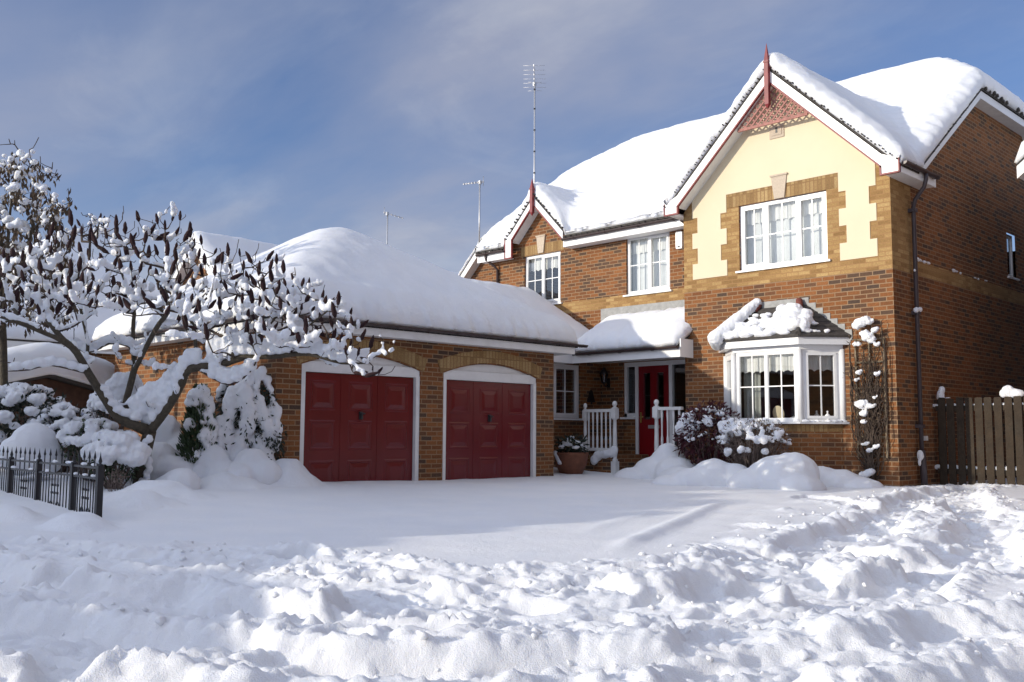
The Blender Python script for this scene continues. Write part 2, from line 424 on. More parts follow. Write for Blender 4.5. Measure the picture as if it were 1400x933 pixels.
for P in TRAILS:
    s_ = 1
    for (a, b), (c, d) in zip(P[:-1], P[1:]):
        L = math.hypot(c-a, d-b); n = max(1, int(L/.36)); ux, uy = (c-a)/L, (d-b)/L
        for k in range(n):
            t = (k+.5)/n; s_ = -s_; o = s_*.11
            PITS.append((a+(c-a)*t-uy*o+random.uniform(-.05, .05), b+(d-b)*t+ux*o+random.uniform(-.05, .05), random.uniform(.07, .10), random.uniform(.15, .20), math.atan2(d-b, c-a)+random.uniform(-.35, .35), random.uniform(.03, .06)))
for k in range(9): PITS.append((random.uniform(-.5, 4.6), random.uniform(-13.4, -9.8), random.uniform(.08, .12), random.uniform(.12, .22), random.uniform(0, 3), random.uniform(.05, .10)))
MOUNDS = [(-5.15, -8.05, .5, .55, .36), (-5.3, -8.9, .75, .6, .22), (-4.55, -10.2, .9, .5, .16), (-3.6, -10.9, .6, .5, .15), (-2.0, -12.1, .5, .35, .12), (-3.2, -12.3, .6, .3, .10)]
def ground_z(X, Y):
    z = .115 + .05*sstep(-2, -6, X) + .06*sstep(-4, -9, Y)*sstep(-2, -5, X) + .03*fbm(X*.35, Y*.35, 3, 3) - .05*sstep(-9, -13, Y)*sstep(-1, 3, X)
    z = z + .012*fbm(X*1.6, Y*1.6, 8, 3)
    # faint buried wheel ruts of the drive
    for (a, b, c, d, hh) in ((2.35, -10.1, .05, -5.2, .034), (1.35, -9.3, -.6, -4.9, .010)):
        ex, ey = c-a, d-b; L2 = ex*ex+ey*ey; t = ((X-a)*ex+(Y-b)*ey)/L2; di = ((X-a)*ey-(Y-b)*ex)/math.sqrt(L2)
        z = z+hh*np.exp(-((di+.05*fbm(t*3, t*0, 4))/.09)**2)*sstep(-.05, .15, t)*sstep(1.1, .8, t) - hh*.2*np.exp(-((di-.18)/.13)**2)*sstep(-.05, .15, t)*sstep(1.1, .8, t)
    for mx_, my_, rx, ry, hh in MOUNDS:
        q = np.sqrt(((X-mx_)/rx)**2+((Y-my_)/ry)**2)+.25*fbm(X*2.5, Y*2.5, 77, 3)
        z = z+hh*sstep(1.05, .15, q)
    # garden bed on the left, higher and lumpy
    bed = sstep(-5.6, -6.8, X+.5*fbm(X, Y, 31, 2))*sstep(-13, -11.5, Y)
    z = z+bed*(.10+.12*fbm(X*1.3, Y*1.3, 12, 3))
    # snow thrown about and trodden in the foreground
    sd = poly_sd(X, Y, EDGE)+.28*fbm(X*1.7, Y*1.7, 41, 3)
    r = sstep(-.05, .22, sd)
    deep = sstep(.1, .9, sd)
    wx, wy = .13*fbm(X*1.7, Y*1.7, 51, 2, .5), .13*fbm(X*1.7, Y*1.7, 53, 2, .5)
    td = trail_d(X+wx*1.5, Y+wy*1.5)+.13*fbm(X*1.1, Y*1.1, 58, 2)
    # slabs of untouched crust between trodden channels with broken, crumbling sides
    td = td+.035*fbm(X*6, Y*6, 74, 3, .6)*sstep(-.1, .3, fbm(X*1.3, Y*1.3, 75, 2))
    tren = sstep(.36, .20, td); lip = np.exp(-((td-.36)/.10)**2); wall = np.exp(-((td-.29)/.09)**2)
    n_ = fbm((X+wx)*.75, (Y+wy)*.75, 50, 2, .4); dig = sstep(.17, .26, n_); crest = np.exp(-((n_-.17)/.07)**2)
    hole = np.maximum(tren, .75*dig)
    loose = np.clip(.07+1.0*lip+.8*crest+.55*hole+.5*np.clip(fbm(X*.9, Y*.9, 66, 2)-.05, 0, 1), .05, 1.3)
    qx, qy = X+wx*.7, Y+wy*.7
    def dome(f, sd_, w=.5): return np.sqrt(np.clip(w*w-worley(qx*f, qy*f, sd_)**2, 0, None))/w
    big = sstep(-.15, .25, fbm(X*1.7, Y*1.7, 68, 2))
    crumb = .036*dome(5.5, 62, .5)*np.clip(lip+crest, 0, 1)*big + .024*dome(10, 63, .5)*loose + .016*dome(20, 65, .5)*loose + .012*dome(38, 67, .5)*loose + .016*fbm(X*13, Y*13, 64, 5, .72)*(.22+loose)
    body = .06*fbm(X*.5, Y*.5, 54, 2)+.016*fbm(X*2.2, Y*2.2, 57, 3)-.20*hole*(.75+.5*fbm(X*1.3, Y*1.3, 72, 2))+.035*lip*(.5+.9*fbm(X*2.1, Y*2.1, 59, 2))
    amp = .48+.24*sstep(-1.5, 2.0, X)
    z = z+r*amp*(body*(.35+.65*deep)+crumb+.02)
    for px_, py_, ra, rb, an, dp in PITS:
        w = (np.abs(X-px_) < .6) & (np.abs(Y-py_) < .6)
        if not w.any(): continue
        xx, yy = X[w]-px_, Y[w]-py_; ca, sa = math.cos(an), math.sin(an)
        u, v = (xx*ca+yy*sa)/rb, (-xx*sa+yy*ca)/ra
        q = np.sqrt(u*u+v*v)+.22*fbm(X[w]*7, Y[w]*7, 70, 3)
        z[w] += (-dp*sstep(1.05, .65, q)+.018*np.exp(-((q-1.2)/.2)**2))*r[w]
    return z
def axis_lines(lo, hi, a, b, fine, far):
    mid = list(np.arange(a, b+1e-6, fine)); L = []; s = fine; x = a
    while x > lo: s = min(s*1.25, 30); x -= s; L.append(x)
    Rr = []; s = fine; x = b
    while x < hi: s = min(s*1.25, 30); x += s; Rr.append(x)
    return np.array(L[::-1]+mid+Rr)
# the sheet is finest round the foreground, coarser towards the house, then out to the horizon
gx = np.unique(np.round(np.concatenate([axis_lines(-260, 260, -3.0, 6.4, .021, 0), np.arange(-9.5, -3.0, .05)]), 4))
gy = np.unique(np.round(np.concatenate([axis_lines(-260, 260, -14.9, -9.0, .021, 0), np.arange(-9.0, 2.2, .035)]), 4))
def thin(a, m):
    o = [a[0]]
    for v in a[1:]:
        if v-o[-1] >= m: o.append(v)
    return np.array(o)
gx = thin(gx, .018); gy = thin(gy, .018)
GXm, GYm = np.meshgrid(gx, gy, indexing='ij')
GZ = ground_z(GXm, GYm)
nx, ny = GXm.shape; I = np.arange(nx*ny).reshape(nx, ny)
F = np.stack([I[:-1, :-1].ravel(), I[1:, :-1].ravel(), I[1:, 1:].ravel(), I[:-1, 1:].ravel()], 1)
g = mesh_np('snowy_ground', np.stack([GXm.ravel(), GYm.ravel(), GZ.ravel()], 1), F, 'snow'); tag(g, kind='structure')
def gz(x, y):
    i = int(np.clip(np.searchsorted(gx, x)-1, 0, len(gx)-2)); j = int(np.clip(np.searchsorted(gy, y)-1, 0, len(gy)-2))
    s = (x-gx[i])/(gx[i+1]-gx[i]); t = (y-gy[j])/(gy[j+1]-gy[j])
    return float((GZ[i, j]*(1-s)+GZ[i+1, j]*s)*(1-t)+(GZ[i, j+1]*(1-s)+GZ[i+1, j+1]*s)*t)
# loose clods lying on the trodden snow
b = MB(); random.seed(5)
cxy = [(random.uniform(-2.5, 5.4), random.uniform(-14.2, -1.0)) for k in range(1500)]
csd = poly_sd(np.array([q[0] for q in cxy]), np.array([q[1] for q in cxy]), EDGE)
for (x, y), s in zip(cxy, csd):
    if s < -.25 or (s < 0 and random.random() < .8) or float(trail_d(np.array([x]), np.array([y]))[0]) > .62+.4*random.random(): continue
    r = random.choice([.008, .009, .010, .011, .012, .014, .016, .018, .020, .024])*random.uniform(.8, 1.3)
    rot = Matrix.Rotation(random.uniform(0, 6), 3, 'Z') @ Matrix.Rotation(random.uniform(0, 1), 3, 'X')
    i0 = len(b.v)
    b.ell((x, y, gz(x, y)+r*.1), (r*random.uniform(.8, 1.4), r*random.uniform(.8, 1.2), r*random.uniform(.6, .9)), 8, 6, rot=rot)
    c0 = Vector((x, y, 0))
    for i in range(i0, len(b.v)):
        p = Vector(b.v[i]); n_ = mnoise.noise(p*(1.1/r))*.6*r; d = (p-Vector((x, y, gz(x, y)+r*.35)))
        if d.length > 1e-6: p = p+d.normalized()*n_
        b.v[i] = tuple(p)
tag(b.build('snow_clods', 'snow'), 'loose white snow clods scattered over the trodden foreground', 'snow', kind='stuff')

# ================================================================== MAIN HOUSE
def wall_cells(b, F, u0, u1, v0, v1, holes, mi=0, depth=.10, reveal_mi=None, bands=()):
    # brick skin with real openings; holes (u0,u1,v0,v1,arch rise); bands [(v, material index from v up)]
    us = sorted({u0, u1, *[h[0] for h in holes], *[h[1] for h in holes]}); us = [u for u in us if u0 <= u <= u1]
    vs = sorted({v0, v1, *[h[2] for h in holes], *[h[3]+h[4] for h in holes], *[q[0] for q in bands]}); vs = [v for v in vs if v0 <= v <= v1]
    def mat(v):
        r = mi
        for q in bands:
            if v >= q[0]-1e-6: r = q[1]
        return r
    for a, c in zip(us[:-1], us[1:]):
        for d, e in zip(vs[:-1], vs[1:]):
            um, vm = (a+c)/2, (d+e)/2
            if any(h[0] < um < h[1] and h[2] < vm < h[3]+h[4] for h in holes): continue
            b.poly([F(a, d), F(c, d), F(c, e), F(a, e)], mat(vm))
    for a, c, d, e, r in holes:
        rm = mi if reveal_mi is None else reveal_mi
        b.poly([F(a, d, 0), F(a, e, 0), F(a, e, -depth), F(a, d, -depth)], rm); b.poly([F(c, d, -depth), F(c, e, -depth), F(c, e, 0), F(c, d, 0)], rm)
        b.poly([F(a, d, -depth), F(c, d, -depth), F(c, d, 0), F(a, d, 0)], rm)
        if r <= 0:
            b.poly([F(a, e, 0), F(c, e, 0), F(c, e, -depth), F(a, e, -depth)], rm)
        else:
            n = 18
            for k in range(n):
                s, t = k/n, (k+1)/n
                y1 = e+r*(1-(2*s-1)**2); y2 = e+r*(1-(2*t-1)**2); x1 = a+(c-a)*s; x2 = a+(c-a)*t
                b.poly([F(x1, y1), F(x2, y2), F(x2, e+r), F(x1, e+r)], mat(e+r/2))
                b.poly([F(x1, y1, 0), F(x2, y2, 0), F(x2, y2, -depth), F(x1, y1, -depth)], rm)

house = thing('brick_house', 'two storey brick house with cream gable, bay window and thick snow on its roof', 'house', (-5, 4.5, 0))
ZE = 5.15
FW = Fr((0, 0, 0), (1, 0, 0), (0, -1, 0))            # gable front, y = 0
FM = Fr((0, .8, 0), (1, 0, 0), (0, -1, 0))           # set-back front, y = .8
FS = Fr((0, 0, 0), (0, 1, 0), (1, 0, 0))             # side wall facing the drive's right, x = 0
FL = Fr((-6.92, 0, 0), (0, 1, 0), (1, 0, 0))         # link wing, x = -6.92
W1 = (-2.88, -1.13, 3.97, 5.19); W2 = (-6.19, -5.04, 3.93, 5.18); W3 = (-9.28, -8.11, 3.95, 5.15)
BZ = 3.68                                             # underside of the buff band
b = MB()
BAYC, BAYW, BAYF, BAYD = -2.06, 1.14, .64, .53
# mats: 0 brick, 1 buff
wall_cells(b, FW, -4.12, 0, -.4, 5.25, [(BAYC-BAYW+.03, BAYC+BAYW-.03, 1.15, 2.45, 0), W1+(0,)], bands=[(BZ, 1)])
b.poly([FW(-4.12, 5.25), FW(0, 5.25), FW(-2.03, 7.36)], 1)
b.poly([(-4.12, 0, -.4), (-4.12, .8, -.4), (-4.12, .8, BZ), (-4.12, 0, BZ)], 0); b.poly([(-4.12, 0, BZ), (-4.12, .8, BZ), (-4.12, .8, 5.5), (-4.12, 0, 5.25)], 1)
DOOR = (-6.28, -4.60, -.1, 2.46)
wall_cells(b, FM, -10.4, -4.12, -.4, 5.42, [DOOR+(0,), W2+(0,), W3+(0,)], bands=[(BZ, 1), (3.93, 0)])
b.poly([FM(-9.75, 5.42), FM(-7.65, 5.42), FM(-8.7, 6.5)], 0)
# side wall in strips following the half-hipped gable
def side_poly(X, flip, hole=None):
    def top(y):
        return min(5.40+.717*(y-.5), 7.58, 5.40+.717*(9.7-y)) - .03
    ys = sorted({0.0, .0, .8, 3.56, 5.47, 5.95, 6.62, 9.4})
    for a, c in zip(ys[:-1], ys[1:]):
        ta, tc = (top(a) if a >= .5 else 5.25), (top(c) if c >= .5 else 5.25)
        if X < -5 and c <= .8: continue
        segs = [(-.4, BZ, 0), (BZ, 3.93, 1), (3.93, None, 0)]
        for z0, z1, mi in segs:
            if a < .6 and z0 >= BZ: mi = 1 if a < .3 else mi
            zz = [(z0, z1)]
            if hole and abs(a-hole[0]) < 1e-6 and z1 is None: zz = [(z0, hole[2]), (hole[3], None)]
            for p, q in zz:
                P = [(X, a, p), (X, c, p), (X, c, q if q else tc), (X, a, q if q else ta)]
                b.poly(P if not flip else P[::-1], mi)
side_poly(0, False, (5.47, 5.95, 4.2, 5.1)); side_poly(-10.4, True)
b.poly([(-10.4, 9.4, -.4), (0, 9.4, -.4), (0, 9.4, 5.4), (-10.4, 9.4, 5.4)], 0)
# link wing between house and garage
wall_cells(b, FL, -2.24, .8, -.4, 2.66, [(-1.62, .13, 1.27, 2.40, 0)])
b.poly([(-10.4, -2.24, -.4), (-6.92, -2.24, -.4), (-6.92, -2.24, 2.6), (-10.4, -2.24, 2.6)], 0)
b.poly([(-10.4, .8, -.4), (-10.4, -2.24, -.4), (-10.4, -2.24, 2.6), (-10.4, .8, 2.6)], 0)
# raised brick plinth of the porch
b.box(-6.9, -5.62, -.42, .79, -.4, .52, 0)
b.build('wall', ['brick', 'brick_buff'], house)
# rooms: a dark back wall and an upper floor so that the windows look into something
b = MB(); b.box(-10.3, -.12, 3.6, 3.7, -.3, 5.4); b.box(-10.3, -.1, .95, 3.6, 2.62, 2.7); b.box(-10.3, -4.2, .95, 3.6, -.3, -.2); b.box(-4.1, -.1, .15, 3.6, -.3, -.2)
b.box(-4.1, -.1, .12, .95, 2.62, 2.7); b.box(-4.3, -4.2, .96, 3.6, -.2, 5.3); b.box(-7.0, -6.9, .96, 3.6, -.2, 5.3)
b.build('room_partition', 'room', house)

# cream render with toothed edges round the buff quoins and window surround
b = MB(); d0, d1 = .0, .012
def crm(u0, u1, v0, v1): b.fbox(FW, u0, u1, v0, v1, d0, d1)
steps = [(3.91, 4.21, 0), (4.21, 4.51, 1), (4.51, 4.81, 0), (4.81, 5.11, 1)]
LQ = (-3.91, -3.79); RQ = (-.24, -.36); LW = (-3.14, -3.27); RW = (-.90, -.77)
for v0, v1, k in steps:
    crm(LQ[k], LW[k], v0, v1); crm(RW[k], RQ[k], v0, v1)
crm(LQ[0], LW[0], 5.11, 5.25); crm(RW[0], RQ[0], 5.11, 5.25)
gsl = .97
def gtop(u): return 7.27-gsl*abs(u+2.03)
def crp(pts): b.prism(FW, pts, d0, d1)
crp([(LQ[0], 5.25), (LW[0], 5.25), (LW[0], 5.45), (RW[0], 5.45), (RW[0], 5.25), (RQ[0], 5.25), (RQ[0], gtop(RQ[0])), (-2.03, 7.27), (LQ[0], gtop(LQ[0]))])
b.build('render_panel', 'render_cream', house)
# buff soldier lintels over the windows and under the bay
b = MB(); b.fbox(FW, -3.14, -.90, 5.19, 5.45, 0, .006); b.build('lintel', 'brick_soldier', house)
b = MB(); b.fbox(FM, -9.40, -7.99, 5.15, 5.39, 0, .006); b.build('lintel', 'brick_soldier', house)
def keystone(F, u, v0, v1, w0, w1):
    b = MB(); b.prism(F, [(u-w0, v0), (u+w0, v0), (u+w1, v1), (u-w1, v1)], .0, .035)
    b.prism(F, [(u-w1-.015, v1), (u+w1+.015, v1), (u+w1+.02, v1+.03), (u-w1-.02, v1+.03)], 0, .05)
    b.build('keystone', 'stone', house)
keystone(FW, -2.02, 5.19, 5.60, .10, .155); keystone(FM, -8.72, 5.17, 5.56, .085, .135)
b = MB(); F = FW
b.fbox(F, -2.19, -1.90, 6.31, 6.56, .012, .03); b.fbox(F, -2.15, -1.94, 6.36, 6.52, .03, .04)
v = b.build('vent', 'stone', house)
b = MB(); b.fbox(F, -2.06, -2.02, 6.40, 6.50, .04, .044); b.build('vent_slot', 'plastic_dark', v)

def window(F, a, c, d, e, lights, parent, sill=True, curtain='net', rec=.05, bars=(1, 1), openers=()):
    # lights: list of fractions of the width; each light has a sash, glazing bars and panes
    b = MB(); fw = .055; z1, z0 = -rec, -rec-.06
    b.fbox(F, a, c, d, d+fw, z0, z1); b.fbox(F, a, c, e-fw, e, z0, z1); b.fbox(F, a, a+fw, d+fw, e-fw, z0, z1); b.fbox(F, c-fw, c, d+fw, e-fw, z0, z1)
    us = [a+fw]; W = c-a-2*fw
    for fr_ in lights: us.append(us[-1]+W*fr_)
    pn = MB()
    for k in range(len(lights)):
        p, q = us[k], us[k+1]
        if k > 0: b.fbox(F, p-.025, p+.025, d+fw, e-fw, z0, z1); p += .025
        if k < len(lights)-1: q -= .025
        s = .045 if k in openers else .012
        zs = z1+.014 if k in openers else z1-.012
        lo, hi = d+fw, e-fw
        b.fbox(F, p, q, lo, lo+s, z0+.01, zs); b.fbox(F, p, q, hi-s, hi, z0+.01, zs); b.fbox(F, p, p+s, lo+s, hi-s, z0+.01, zs); b.fbox(F, q-s, q, lo+s, hi-s, z0+.01, zs)
        p, q, lo, hi = p+s, q-s, lo+s, hi-s
        for m_ in range(bars[0]):
            x = p+(q-p)*(m_+1)/(bars[0]+1); b.fbox(F, x-.010, x+.010, lo, hi, z1-.034, z1-.016)
        for m_ in range(bars[1]):
            y = lo+(hi-lo)*(m_+1)/(bars[1]+1)*1.0+.0; b.fbox(F, p, q, y-.010, y+.010, z1-.033, z1-.017)
        pn.poly([F(p, lo, z1-.028), F(q, lo, z1-.028), F(q, hi, z1-.028), F(p, hi, z1-.028)])
    w = b.build('window', 'upvc', parent)
    pn.build('pane', 'glass', w)
    if sill:
        s_ = MB(); s_.prism(Fr(F(a-.06, d, 0), F.n, F.u), [(-rec, 0), (.05, -.012), (.05, -.045), (-rec, -.045)], 0, c-a+.12); s_.build('sill', 'upvc', w)
    if curtain:
        cu = MB(); n = int((c-a)/.03); zc = -rec-.17
        def sheet(u0, u1, vtop, vbot, amp, per, zc):
            n = max(4, int((u1-u0)/.025))
            for k in range(n):
                p = u0+(u1-u0)*k/n; q = u0+(u1-u0)*(k+1)/n
                f = lambda u: amp*math.sin(u*2*math.pi/per)+amp*.5*math.sin(u*31)
                cu.poly([F(p, vbot(p), zc+f(p)), F(q, vbot(q), zc+f(q)), F(q, vtop, zc+f(q)), F(p, vtop, zc+f(p))], 0, True)
        if curtain in ('net', 'valance', 'swag'):
            sheet(a, c, e, lambda u: e-(e-d)*.30+.035*abs(math.sin(u*2*math.pi/.30)), .012, .11, zc+.03)
        if curtain == 'net':
            nb = MB(); cu0, cu = cu, nb; sheet(a, c, e, lambda u: d, .010, .21, zc); cu = cu0; nb.build('net_curtain', 'net', w)
        if curtain == 'swag':
            w_ = c-a
            sheet(a, a+w_*.20, e, lambda u: d, .02, .09, zc); sheet(c-w_*.24, c, e, lambda u: d+0*u, .02, .09, zc)
            sheet(a+w_*.3, c-w_*.2, d+(e-d)*.62, lambda u: d, .03, .2, zc-.05)
        cu.build('curtain', 'curtain', w)
    return w
window(FW, *W1, [.30, .38, .32], house, openers=(0, 2), curtain='net')
window(FM, *W2, [.5, .5], house, openers=(1,), curtain='net')
window(FM, *W3, [.47, .53], house, openers=(1,), curtain='valance')
window(FS, 5.47, 5.95, 4.2, 5.1, [1.0], house, curtain=None, bars=(0, 0))
window(FL, -1.62, .13, 1.27, 2.40, [.55, .45], house, openers=(1,), curtain=None)

# ---- roof
def zr(X, Y):
    f = 5.40+.717*(Y-.5); bk = 5.40+.717*(9.7-Y); hr = 7.58+.80*(.30-X); hl = 7.58+.80*(X+10.7)
    inm = (Y >= .5-1e-6)
    zm = np.where(inm, np.minimum(np.minimum(f, bk), np.minimum(hr, hl)), -9)
    g1 = np.where((X >= -4.35-1e-6) & (X <= .3+1e-6), 7.56-gsl*np.abs(X+2.03), -9)
    g1 = np.where((X > -4.36) & (np.abs(X+2.03) > 2.05), np.maximum(g1, 5.42-.35*(np.abs(X+2.03)-2.05)), g1)
    g2 = np.where((X >= -9.65-1e-6) & (X <= -7.75+1e-6), 6.52-1.03*np.abs(X+8.7), -9)
    return np.maximum(zm, np.maximum(g1, g2))
roof, rs = snowy_roof([(-10.7, .3, .5, 9.7), (-4.35, .3, -.3, .5)], zr, house, T=.42, w=.42, lump=.10, seed=3, ripple=.034, blur_it=26, tmin=.11)
# verge tiles: ragged dark tile ends showing below the snow
b = MB(); random.seed(3)
def verge(P0, P1, n, out, s=.017):
    P0, P1 = Vector(P0), Vector(P1)
    for k in range(n):
        p = P0+(P1-P0)*((k+random.uniform(.2, .8))/n); p.z += random.uniform(-.02, .012)
        if random.random() < .12: continue
        if out == 'y': b.tube([p+Vector((0, .06, .012)), p+Vector((0, -.04-.025*random.random(), .012+.02*random.random()))], s*random.uniform(.55, .85), 6, smooth=False)
        else: b.tube([p+Vector((-.06, 0, .012)), p+Vector((.03+.025*random.random(), 0, .012+.02*random.random()))], s*random.uniform(.5, .8), 6, smooth=False)
verge((-2.03, -.3, 7.56), (.3, -.3, 5.34), 40, 'y'); verge((-2.03, -.3, 7.56), (-4.35, -.3, 5.34), 40, 'y')
verge((-8.7, .5, 6.52), (-7.75, .5, 5.54), 14, 'y', .03); verge((-8.7, .5, 6.52), (-9.65, .5, 5.54), 14, 'y', .03)
verge((.3, .5, 5.4), (.3, 3.54, 7.58), 30, 'x'); verge((.3, 3.54, 7.58), (.3, 6.66, 7.58), 15, 'x', .06)
for x in np.arange(-7.7, -4.4, .16): b.tube([(x, .6, 5.40), (x+.02, .455+random.uniform(-.02, .03), 5.345)], .036*random.uniform(.6, 1), 6, smooth=False)
for x in np.arange(-10.6, -9.7, .24): b.tube([(x, .6, 5.40), (x+.02, .46, 5.34)], .05*random.uniform(.7, 1), 6, smooth=False)
b.build('verge_tile', 'tile', roof)

# ---- bargeboards with boxed ends, red edging, finials, lattice
def barge(cx, apex, sl, half, y, boxz, dep, bw=.28, boxes=(True, True)):
    F = Fr((cx, y, 0), (1, 0, 0), (0, -1, 0))
    for s in (-1, 1):
        b = MB(); ih = half-bw
        P = [(0, apex), (s*ih, apex-sl*ih), (s*half, apex-sl*ih-.12), (s*half, boxz), (s*ih, boxz), (s*ih, apex-dep-sl*ih), (0, apex-dep)]
        box_ = boxes[0 if s < 0 else 1]
        if not box_: P = [(0, apex), (s*half, apex-sl*half), (s*half, apex-sl*half-dep), (0, apex-dep)]; ih = half
        b.prism(F, P if s > 0 else P[::-1], 0, .035); bb = b.build('bargeboard', 'upvc', house)
        t = MB(); tw = .028
        t.prism(F, [(0, apex-dep), (s*ih, apex-dep-sl*ih), (s*ih, apex-dep-sl*ih-tw*1.3), (0, apex-dep-tw*1.3)], -.002, .05)
        if not box_: t.build('red_edging', 'trim_red', bb); continue
        t.prism(F, [(s*ih, apex-dep-sl*ih), (s*(ih-tw*s*s), apex-dep-sl*ih), (s*(ih-tw), boxz-tw), (s*ih, boxz-tw)], -.002, .05)
        t.prism(F, [(s*ih, boxz), (s*(half+.006), boxz), (s*(half+.006), boxz-tw), (s*ih, boxz-tw)], -.002, .05)
        t.prism(F, [(s*half, boxz), (s*(half+tw*.8), boxz-tw), (s*(half+tw*.8), apex-sl*ih-.12), (s*half, apex-sl*ih-.12)], -.002, .05)
        t.build('red_edging', 'trim_red', bb)
barge(-2.03, 7.50, gsl, 2.31, -.27, 5.20, .20)
barge(-8.70, 6.46, 1.03, .93, .53, 5.12, .17, .2, (True, False))
def finial(cx, y, z0, z1, z2):
    b = MB(); h = .04
    b.box(cx-h, cx+h, y-h, y+h, z0, z1); b.box(cx-h-.008, cx+h+.008, y-h-.008, y+h+.008, z1, z1+.04)
    T = (cx, y, z2); q = [(cx-h, y-h, z1+.04), (cx+h, y-h, z1+.04), (cx+h, y+h, z1+.04), (cx-h, y+h, z1+.04)]
    for k in range(4): b.poly([q[k], q[(k+1) % 4], T])
    B_ = (cx, y, z0-.08); q = [(cx-h, y-h, z0), (cx+h, y-h, z0), (cx+h, y+h, z0), (cx-h, y+h, z0)]
    for k in range(4): b.poly([q[(k+1) % 4], q[k], B_])
    b.build('finial', 'trim_red', house)
finial(-2.03, -.345, 6.85, 7.62, 8.0); finial(-8.7, .455, 6.08, 6.62, 6.9)
# lattice in the head of the big gable
b = MB(); F = Fr((-2.03, -.20, 0), (1, 0, 0), (0, -1, 0)); zb, ap = 6.57, 7.28
hw = (ap-zb)/gsl
def inside(u, v): return v >= zb and v <= ap-gsl*abs(u)
for s in (-1, 1):
    for k in range(-14, 15):
        pts = []
        for j in range(-140, 141):               # slats at 45 degrees
            u = k*.135+j*.01; v = zb+s*j*.01
            if inside(u, v): pts.append((u, v))
        if len(pts) > 6:
            (u0, v0), (u1, v1) = pts[0], pts[-1]; q = .021; dd = .016*(s+1)/2
            b.prism(F, [(u0-q, v0), (u0+q, v0), (u1+q, v1), (u1-q, v1)], .002+dd, .014+dd)
b.fbox(F, -hw+.03, hw-.03, zb-.05, zb, -.005, .03)
b.build('lattice', 'lattice_wood', house)
# soffits and fascias
b = MB()
for s in (-1, 1):
    pts = [(0, 7.29), (s*2.03, 7.29-gsl*2.03), (s*2.03, 7.27-gsl*2.03), (0, 7.27)]
    b.prism(Fr((-2.03, 0, 0), (1, 0, 0), (0, -1, 0)), pts, .005, .26)
    pts = [(0, 6.28), (s*.76, 6.28-1.03*.76), (s*.76, 6.26-1.03*.76), (0, 6.26)]
    b.prism(Fr((-8.7, .8, 0), (1, 0, 0), (0, -1, 0)), pts, .005, .26)
b.box(-4.31, -4.125, -.255, .5, 5.20, 5.22); b.box(.005, .27, -.255, 1.15, 5.20, 5.22)   # boxed eaves of the gable sides
b.box(-7.76, -4.32, .53, .795, 5.14, 5.16); b.box(-10.6, -9.64, .53, .795, 5.14, 5.16)
# right verge soffit
FSo = Fr((.004, 0, 0), (0, 1, 0), (1, 0, 0))
def soff(p, q): b.prism(FSo, [(p[0], p[1]-.17), (q[0], q[1]-.17), (q[0], q[1]-.19), (p[0], p[1]-.19)], .0, .235)
soff((.9, 5.66), (3.54, 7.58)); soff((3.54, 7.58), (6.66, 7.58)); soff((6.66, 7.58), (9.6, 5.47))
b.build('soffit', 'white_paint', house)
def fascia(name, build):
    b = MB(); build(b); b.build('fascia', 'upvc', house)
fascia('f', lambda b: b.box(-7.76, -4.32, .50, .525, 5.14, 5.33))
fascia('f', lambda b: b.box(-10.62, -9.64, .50, .525, 5.12, 5.33))
fascia('f', lambda b: b.box(.272, .295, -.235, 1.16, 5.19, 5.36))
fascia('f', lambda b: (b.box(-4.335, -4.312, -.235, .5, 5.19, 5.36)))
def fv(b):
    for p, q in (((.45, 5.40), (3.54, 7.58)), ((3.54, 7.58), (6.66, 7.58)), ((6.66, 7.58), (9.7, 5.40))):
        b.prism(Fr((.242, 0, 0), (0, 1, 0), (1, 0, 0)), [(p[0], p[1]-.045), (q[0], q[1]-.045), (q[0], q[1]-.20), (p[0], p[1]-.20)], 0, .028)
fascia('f', fv)
# gutters (half round) with brackets
def gutter(p, q, parent, br=.9, r=.052):
    p, q = Vector(p), Vector(q); d = (q-p).normalized(); w = d.cross(Vector((0, 0, 1))); b = MB(); n = 7; L = (q-p).length
    ring = lambda c, rr: [c+w*rr*math.cos(a)+Vector((0, 0, rr*math.sin(a))) for a in [math.pi+math.pi*k/n for k in range(n+1)]]
    a0, a1 = ring(p, r), ring(q, r); i0, i1 = ring(p, r-.008), ring(q, r-.008)
    for k in range(n): b.poly([a0[k], a1[k], a1[k+1], a0[k+1]], 0, True); b.poly([i0[k+1], i1[k+1], i1[k], i0[k]], 0, True)
    for (s, t) in ((0, 1), (n, n)):
        pass
    b.poly([a0[0], i0[0], i1[0], a1[0]]); b.poly([a0[n], a1[n], i1[n], i0[n]]); b.poly(a0); b.poly(a1[::-1])
    k = .35
    while k < L:
        c = p+d*k; A, B_ = ring(c-d*.018, r+.010), ring(c+d*.018, r+.010)
        for j in range(n): b.poly([A[j], B_[j], B_[j+1], A[j+1]])
        k += br
    return b.build('gutter', 'gutter_brown', parent)
gutter((-7.74, .455, 5.32), (-4.38, .455, 5.32), house); gutter((-10.6, .455, 5.32), (-9.66, .455, 5.32), house)
gutter((.345, -.24, 5.36), (.345, 1.12, 5.36), house)
gutter((-4.385, -.24, 5.36), (-4.385, .40, 5.36), house)
